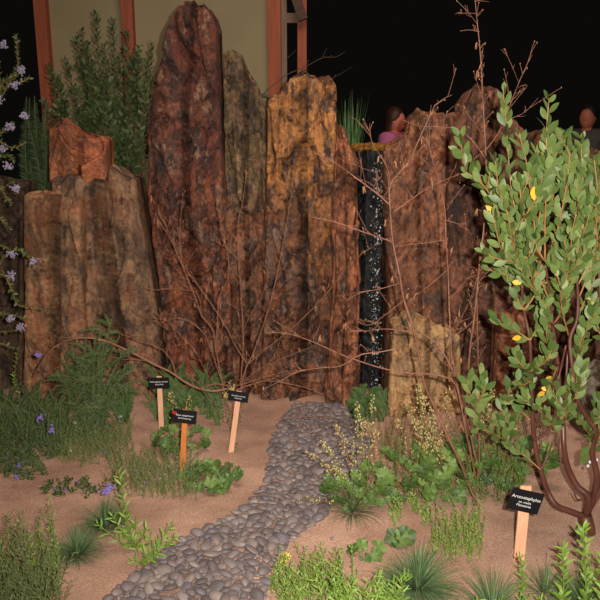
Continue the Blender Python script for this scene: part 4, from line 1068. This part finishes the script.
# leafy green behind signs
def lobedplant(px, py, n, R, H, label, seed, spread, mat='lobed', panicles=None, pan_m='cream', name='coral_bells', vert=.5, jitz=.0):
    rd = random.Random(seed); base = gnd(px, py); root = thing(name, base, label, 'plant'); st = MB(); lf = MB()
    for i in range(n):
        th = rd.uniform(0, 6.28); q = rd.random()**.5; p = base+Vector((math.cos(th)*spread[0]*q, math.sin(th)*spread[1]*q, 0)); h = rd.uniform(*H)*(1-.35*q)
        f = base+Vector((math.cos(th)*spread[0]*.35*q, math.sin(th)*spread[1]*.35*q, -.005)); p.z = gh(p.x, p.y)+h
        st.tube(smooth_path([f, f.lerp(p, .5)+Vector((0, 0, h*.18)), p], 3), .0016, .0013, 5)
        nr = Vector((rd.uniform(-.5, .5), -rd.uniform(.0, 1.2)*vert*2, 1)); lf.lobed(p, nr, Vector((math.cos(th), math.sin(th)-.3, 0)), rd.uniform(*R), rd.choice((5, 5, 7)), rd)
    st.build('stalks', M['stem_brown'], root); lf.build('foliage', M[mat], root)
    if panicles:
        for i, (foot, tip, k) in enumerate(panicles):
            fo = gr(*foot); fo.z = gh(fo.x, fo.y); b = MB(); t = at(tip[0], tip[1], fo.y+rd.uniform(-.06, .04)); m = fo.lerp(t, .55)+Vector(((t.x-fo.x)*-.12, 0, .01)); q = smooth_path([fo, m, t], 5); b.tube(q, .0017, .0008, 5)
            fl = MB()
            for j in range(int(k*1.15)):
                f = rd.uniform(.42, 1)*(len(q)-1); a = min(int(f), len(q)-2); p = q[a].lerp(q[a+1], f-a); w = .028*(1.15-f/(len(q)-1))+.006
                e = p+Vector((rd.uniform(-w, w), rd.uniform(-w, w), rd.uniform(0, .012))); b.tube([p, e], .0006, .0004, 3); fl.blob(e, rd.uniform(.0026, .0050), 1, (1, 1, 1.3))
            s_ = b.build('flower_stalk', M['stem_green' if i % 2 else 'stem_brown'], root); fo_ = fl.build('florets', M[pan_m], None, base); fo_.parent = s_; fo_.location = (0, 0, 0); fo_['kind'] = 'stuff'
    return root
rd = random.Random(44)
st = []
for i in range(46):
    p = gr(rd.uniform(160, 222), rd.uniform(398, 428)); p.z = gh(p.x, p.y)-.005; h = rd.uniform(.12, .30); d = Vector((rd.uniform(-.9, .9), rd.uniform(-.4, .4), 0)); st.append([p, p+d*h*.3+Vector((0, 0, h*.6)), p+d*h*.8+Vector((0, 0, h))])
fern('leafy_fern', st, 'mid-green fern clump behind the three left name signs', 'moss', rd, .020, .5, .010, base=gnd(190, 415))
lobedplant(180, 450, 46, (.018, .032), (.02, .14), 'lobed-leaved green plant around the stake of the lowest left name sign', 45, (.14, .12), 'lobed', [((176,445),(170,392),26), ((186,445),(190,398),20)], name='wild_strawberry')
lobedplant(212, 484, 48, (.020, .034), (.01, .09), 'low scalloped-leaved green plant on the soil left of the pebble path', 46, (.13, .11), 'lobed', name='wild_strawberry')
# vine with a pale bloom by the right of the three signs
rd = random.Random(47); q = [gnd(226, 482), at(236, 455, 3.35), at(232, 430, 3.42), at(226, 400, 3.42), at(231, 380, 3.42)]
leafy('flowering_currant', [q, [q[2], at(240,420,3.4), at(243,402,3.38)]], 'thin trailing stem with pale flowers climbing past the rightmost left sign', 'greygreen', rd, 'plant', 'stem_brown', L=(.015,.025), ratio=.5, pitch=.012,
      flowers=[('flower', 'cream', [at(226,395,3.38), at(232,388,3.38)], .013, 20, None)])
# blue fescue
def fescue(px, py, n, L, label, seed, mat='fescue', spread=.9, droop=1.0, name='fescue_tuft'):
    rd = random.Random(seed); base = gnd(px, py); root = thing(name, base, label, 'grass'); b = MB()
    for i in range(n):
        th = rd.uniform(0, 6.28); el = rd.random(); p = base+Vector((math.cos(th)*.02*el, math.sin(th)*.02*el, -.004)); d = Vector((math.cos(th)*el*spread*1.3, math.sin(th)*el*spread*1.3, rd.uniform(.5, 1.1)))
        b.blade(p, d, rd.uniform(*L), .0022, rd.uniform(.3, droop*1.5), 6)
    b.build('foliage', M[mat], root)
fescue(78, 556, 480, (.08, .14), 'blue-green grass tuft below the other one left of the pebble path', 51)
fescue(106, 528, 480, (.08, .15), 'blue-green grass tuft beside the bright green lance-leaved plant', 52)
fescue(418, 588, 900, (.10, .19), 'large blue-green grass tuft at the bottom right of centre', 53, spread=1.2)
fescue(492, 612, 420, (.09, .19), 'wispy blue-green grass tuft left of the pale sign stake', 54, spread=1.1)
fescue(583, 604, 420, (.09, .18), 'blue-green grass tuft at the foot of the leafy shrub', 55)
fescue(352, 512, 260, (.10, .18), 'thin green grass tuft right of the pebble path among the coral bells', 56, 'greygreen', 1.1)
fescue(545, 592, 160, (.08, .15), 'small blue-green grass tuft right of the pale sign stake', 57)
# lime lance-leaved plants
def lime(px, py, tips, label, seed, L=(.035, .055), pitch=.011, ratio=.2, fl=None, dy=0, base=None):
    rd = random.Random(seed); s = []
    for t in tips:
        b0 = gnd(px+rd.uniform(-5, 5), py+rd.uniform(-3, 3)); b0.z -= .006; e = at(t[0], t[1], b0.y+dy+rd.uniform(-.05, .03)); 
        if e.z < gh(e.x, e.y)+.02: e = gnd(t[0], t[1])+UP*.025
        s.append([b0, b0.lerp(e, .5)+Vector(((e.x-b0.x)*.15, 0, .01)), e])
    return leafy('monkeyflower', s, label, 'lime', rd, 'plant', 'stem_green', .0022, .0012, pitch, L, ratio, base=gnd(px, py), flowers=fl, tdrop=.12, facing=.5, droop=.25, upbias=.15)
lime(135, 553, [(119,470),(121,500),(96,522),(136,520),(128,530),(147,527),(112,515),(150,540),(140,545)], 'bright green lance-leaved plant with a violet bloom left of the pebble path', 61,
     fl=[('flower', 'violet', [at(110,487,2.62), at(106,492,2.6)], .014, 26, None), ('flower', 'cream', [at(124,502,2.5)], .008, 10, None)])
lime(140, 566, [(157,548),(172,524),(177,536),(132,560),(165,540),(148,565)], 'small lime-leaved sprig sprawling at the edge of the pebble path', 62)
def limebed(x0, y0, x1, y1, n, H, label, seed, L=(.02, .035), ratio=.22, fl=None, pitch=.008, name='monkeyflower', lean=.35, mat='lime', tipx=None):
    rd = random.Random(seed); s = fan(x0, y0, n, H, lean, rd, .01, px2=x1, py2=y1)
    return leafy(name, s, label, mat, rd, 'plant', 'stem_green', .0017, .001, pitch, L, ratio, base=gnd((x0+x1)/2, (y0+y1)/2), flowers=fl, tdrop=.05, facing=.5, droop=.2)
limebed(272, 575, 352, 612, 100, (.06, .20), 'yellow-green bushy plant with one yellow flower beside the pebble path', 63, (.012, .022), .35,
        fl=[('flower', 'yellow', [at(287,556,2.33), at(284,560,2.33)], .012, 16, None), ('flower', 'lilac', [at(306,564,2.35), at(308,547,2.38), at(327,571,2.3), at(323,551,2.35), at(333,537,2.4)], .007, 8, None)])
limebed(330, 612, 402, 628, 46, (.10, .20), 'lime-green upright plant at the bottom centre', 64, (.03, .05), .16, pitch=.010)
limebed(470, 618, 545, 632, 42, (.06, .12), 'lime-green low plant along the bottom edge under the pale sign stake', 65, (.025, .045), .2)
limebed(-6, 575, 60, 640, 120, (.12, .34), 'tall yellow-green stems crowding the bottom left corner', 66, (.016, .03), .2, mat='greygreen')
limebed(5, 560, 60, 600, 22, (.16, .28), 'slender lime flower spikes rising at the left edge', 67, (.02, .03), .22, lean=.15)
limebed(430, 530, 480, 560, 70, (.07, .19), 'fine yellow-green upright plant with a tiny blue flower left of the pale sign', 68, (.012, .02), .22, pitch=.007, fl=[('flower', 'violet', [gnd(434,528)+UP*.01], .009, 10, None)])
def spike(px, py, tip, label, seed, L=(.04, .06)):
    rd = random.Random(seed); b0 = gnd(px, py); e = at(tip[0], tip[1], b0.y)
    leafy('upright_aster', [[b0, b0.lerp(e, .5)+Vector((.004, 0, 0)), e]], label, 'lime', rd, 'plant', 'stem_green', .0034, .002, .0055, L, .24, tdrop=.1, facing=.3, spread=(.5, 1.1), droop=.35)
spike(586, 622, (583, 527), 'tallest lime-green leafy spike in the bottom right corner', 71)
spike(562, 622, (563, 547), 'shorter lime-green leafy spike left of the tallest in the bottom right corner', 72)
spike(522, 600, (520, 556), 'short lime-green sprout in front of the pale sign stake', 73, (.03, .045))
spike(600, 640, (602, 556), 'lime-green leafy spike cut off by the right edge', 74)

# ---- coral bells, centre right
lobedplant(358, 502, 56, (.016, .034), (.02, .17), 'scallop-leaved plant with cream flower spikes leaning over the pebble path', 81, (.16, .13), 'lobed',
   [((352,505),(307,452),34), ((352,505),(322,442),36), ((356,500),(336,425),30), ((360,500),(357,405),44), ((360,500),(364,420),24), ((366,500),(373,396),30), ((370,500),(377,430),24), ((352,505),(330,465),26), ((350,508),(296,500),16), ((356,505),(350,440),20)])
lobedplant(418, 492, 80, (.018, .040), (.02, .22), 'large scallop-leaved plant with cream flower spikes before the ochre block', 82, (.24, .17), 'lobed',
   [((430,490),(406,400),34), ((425,490),(418,385),60), ((430,490),(424,396),50), ((434,490),(432,410),44), ((440,488),(449,388),34), ((436,490),(412,420),50), ((420,492),(396,420),22), ((440,490),(440,440),34), ((428,492),(425,445),30), ((430,490),(430,425),30)])
lobedplant(494, 478, 74, (.018, .042), (.03, .22), 'scallop-leaved plant with thin cream spikes between the bare stems and the pale sign', 83, (.28, .19), 'lobed',
   [((484,480),(481,365),34), ((486,480),(493,390),34), ((490,478),(486,405),30), ((496,478),(505,400),24), ((500,478),(515,420),20), ((482,480),(470,395),26), ((505,475),(524,400),22), ((492,480),(460,385),20), ((505,475),(512,388),14), ((484,480),(478,410),24)])
lobedplant(366, 552, 7, (.024, .034), (.01, .04), 'few scalloped leaves lying on the soil above the large grass tuft', 84, (.06, .05), 'lobed', name='wild_strawberry')
lobedplant(402, 542, 6, (.030, .046), (.02, .05), 'single broad scalloped leaf cluster on the soil at the right of centre', 85, (.03, .03), 'lobed', name='wild_strawberry')
wispy(380, 455, 525, 505, 260, (.08, .24), 'thin olive-green stalks growing among the coral bells', 86, 'lobed', None, .014, (.012, .024), .35, .35)
wispy(372, 425, 560, 470, 230, (.08, .28), 'wiry brown flower stalks along the foot of the right stones', 87, 'greygreen', [('cream', 40, .006)], .02, (.010, .018), .4, .3, sm='stem_brown')
limebed(380, 505, 425, 530, 18, (.04, .10), 'light green seedlings in front of the large coral bells', 88, (.02, .03), .3)

for o in ROOTS:
    if '_o' in o: del o['_o']
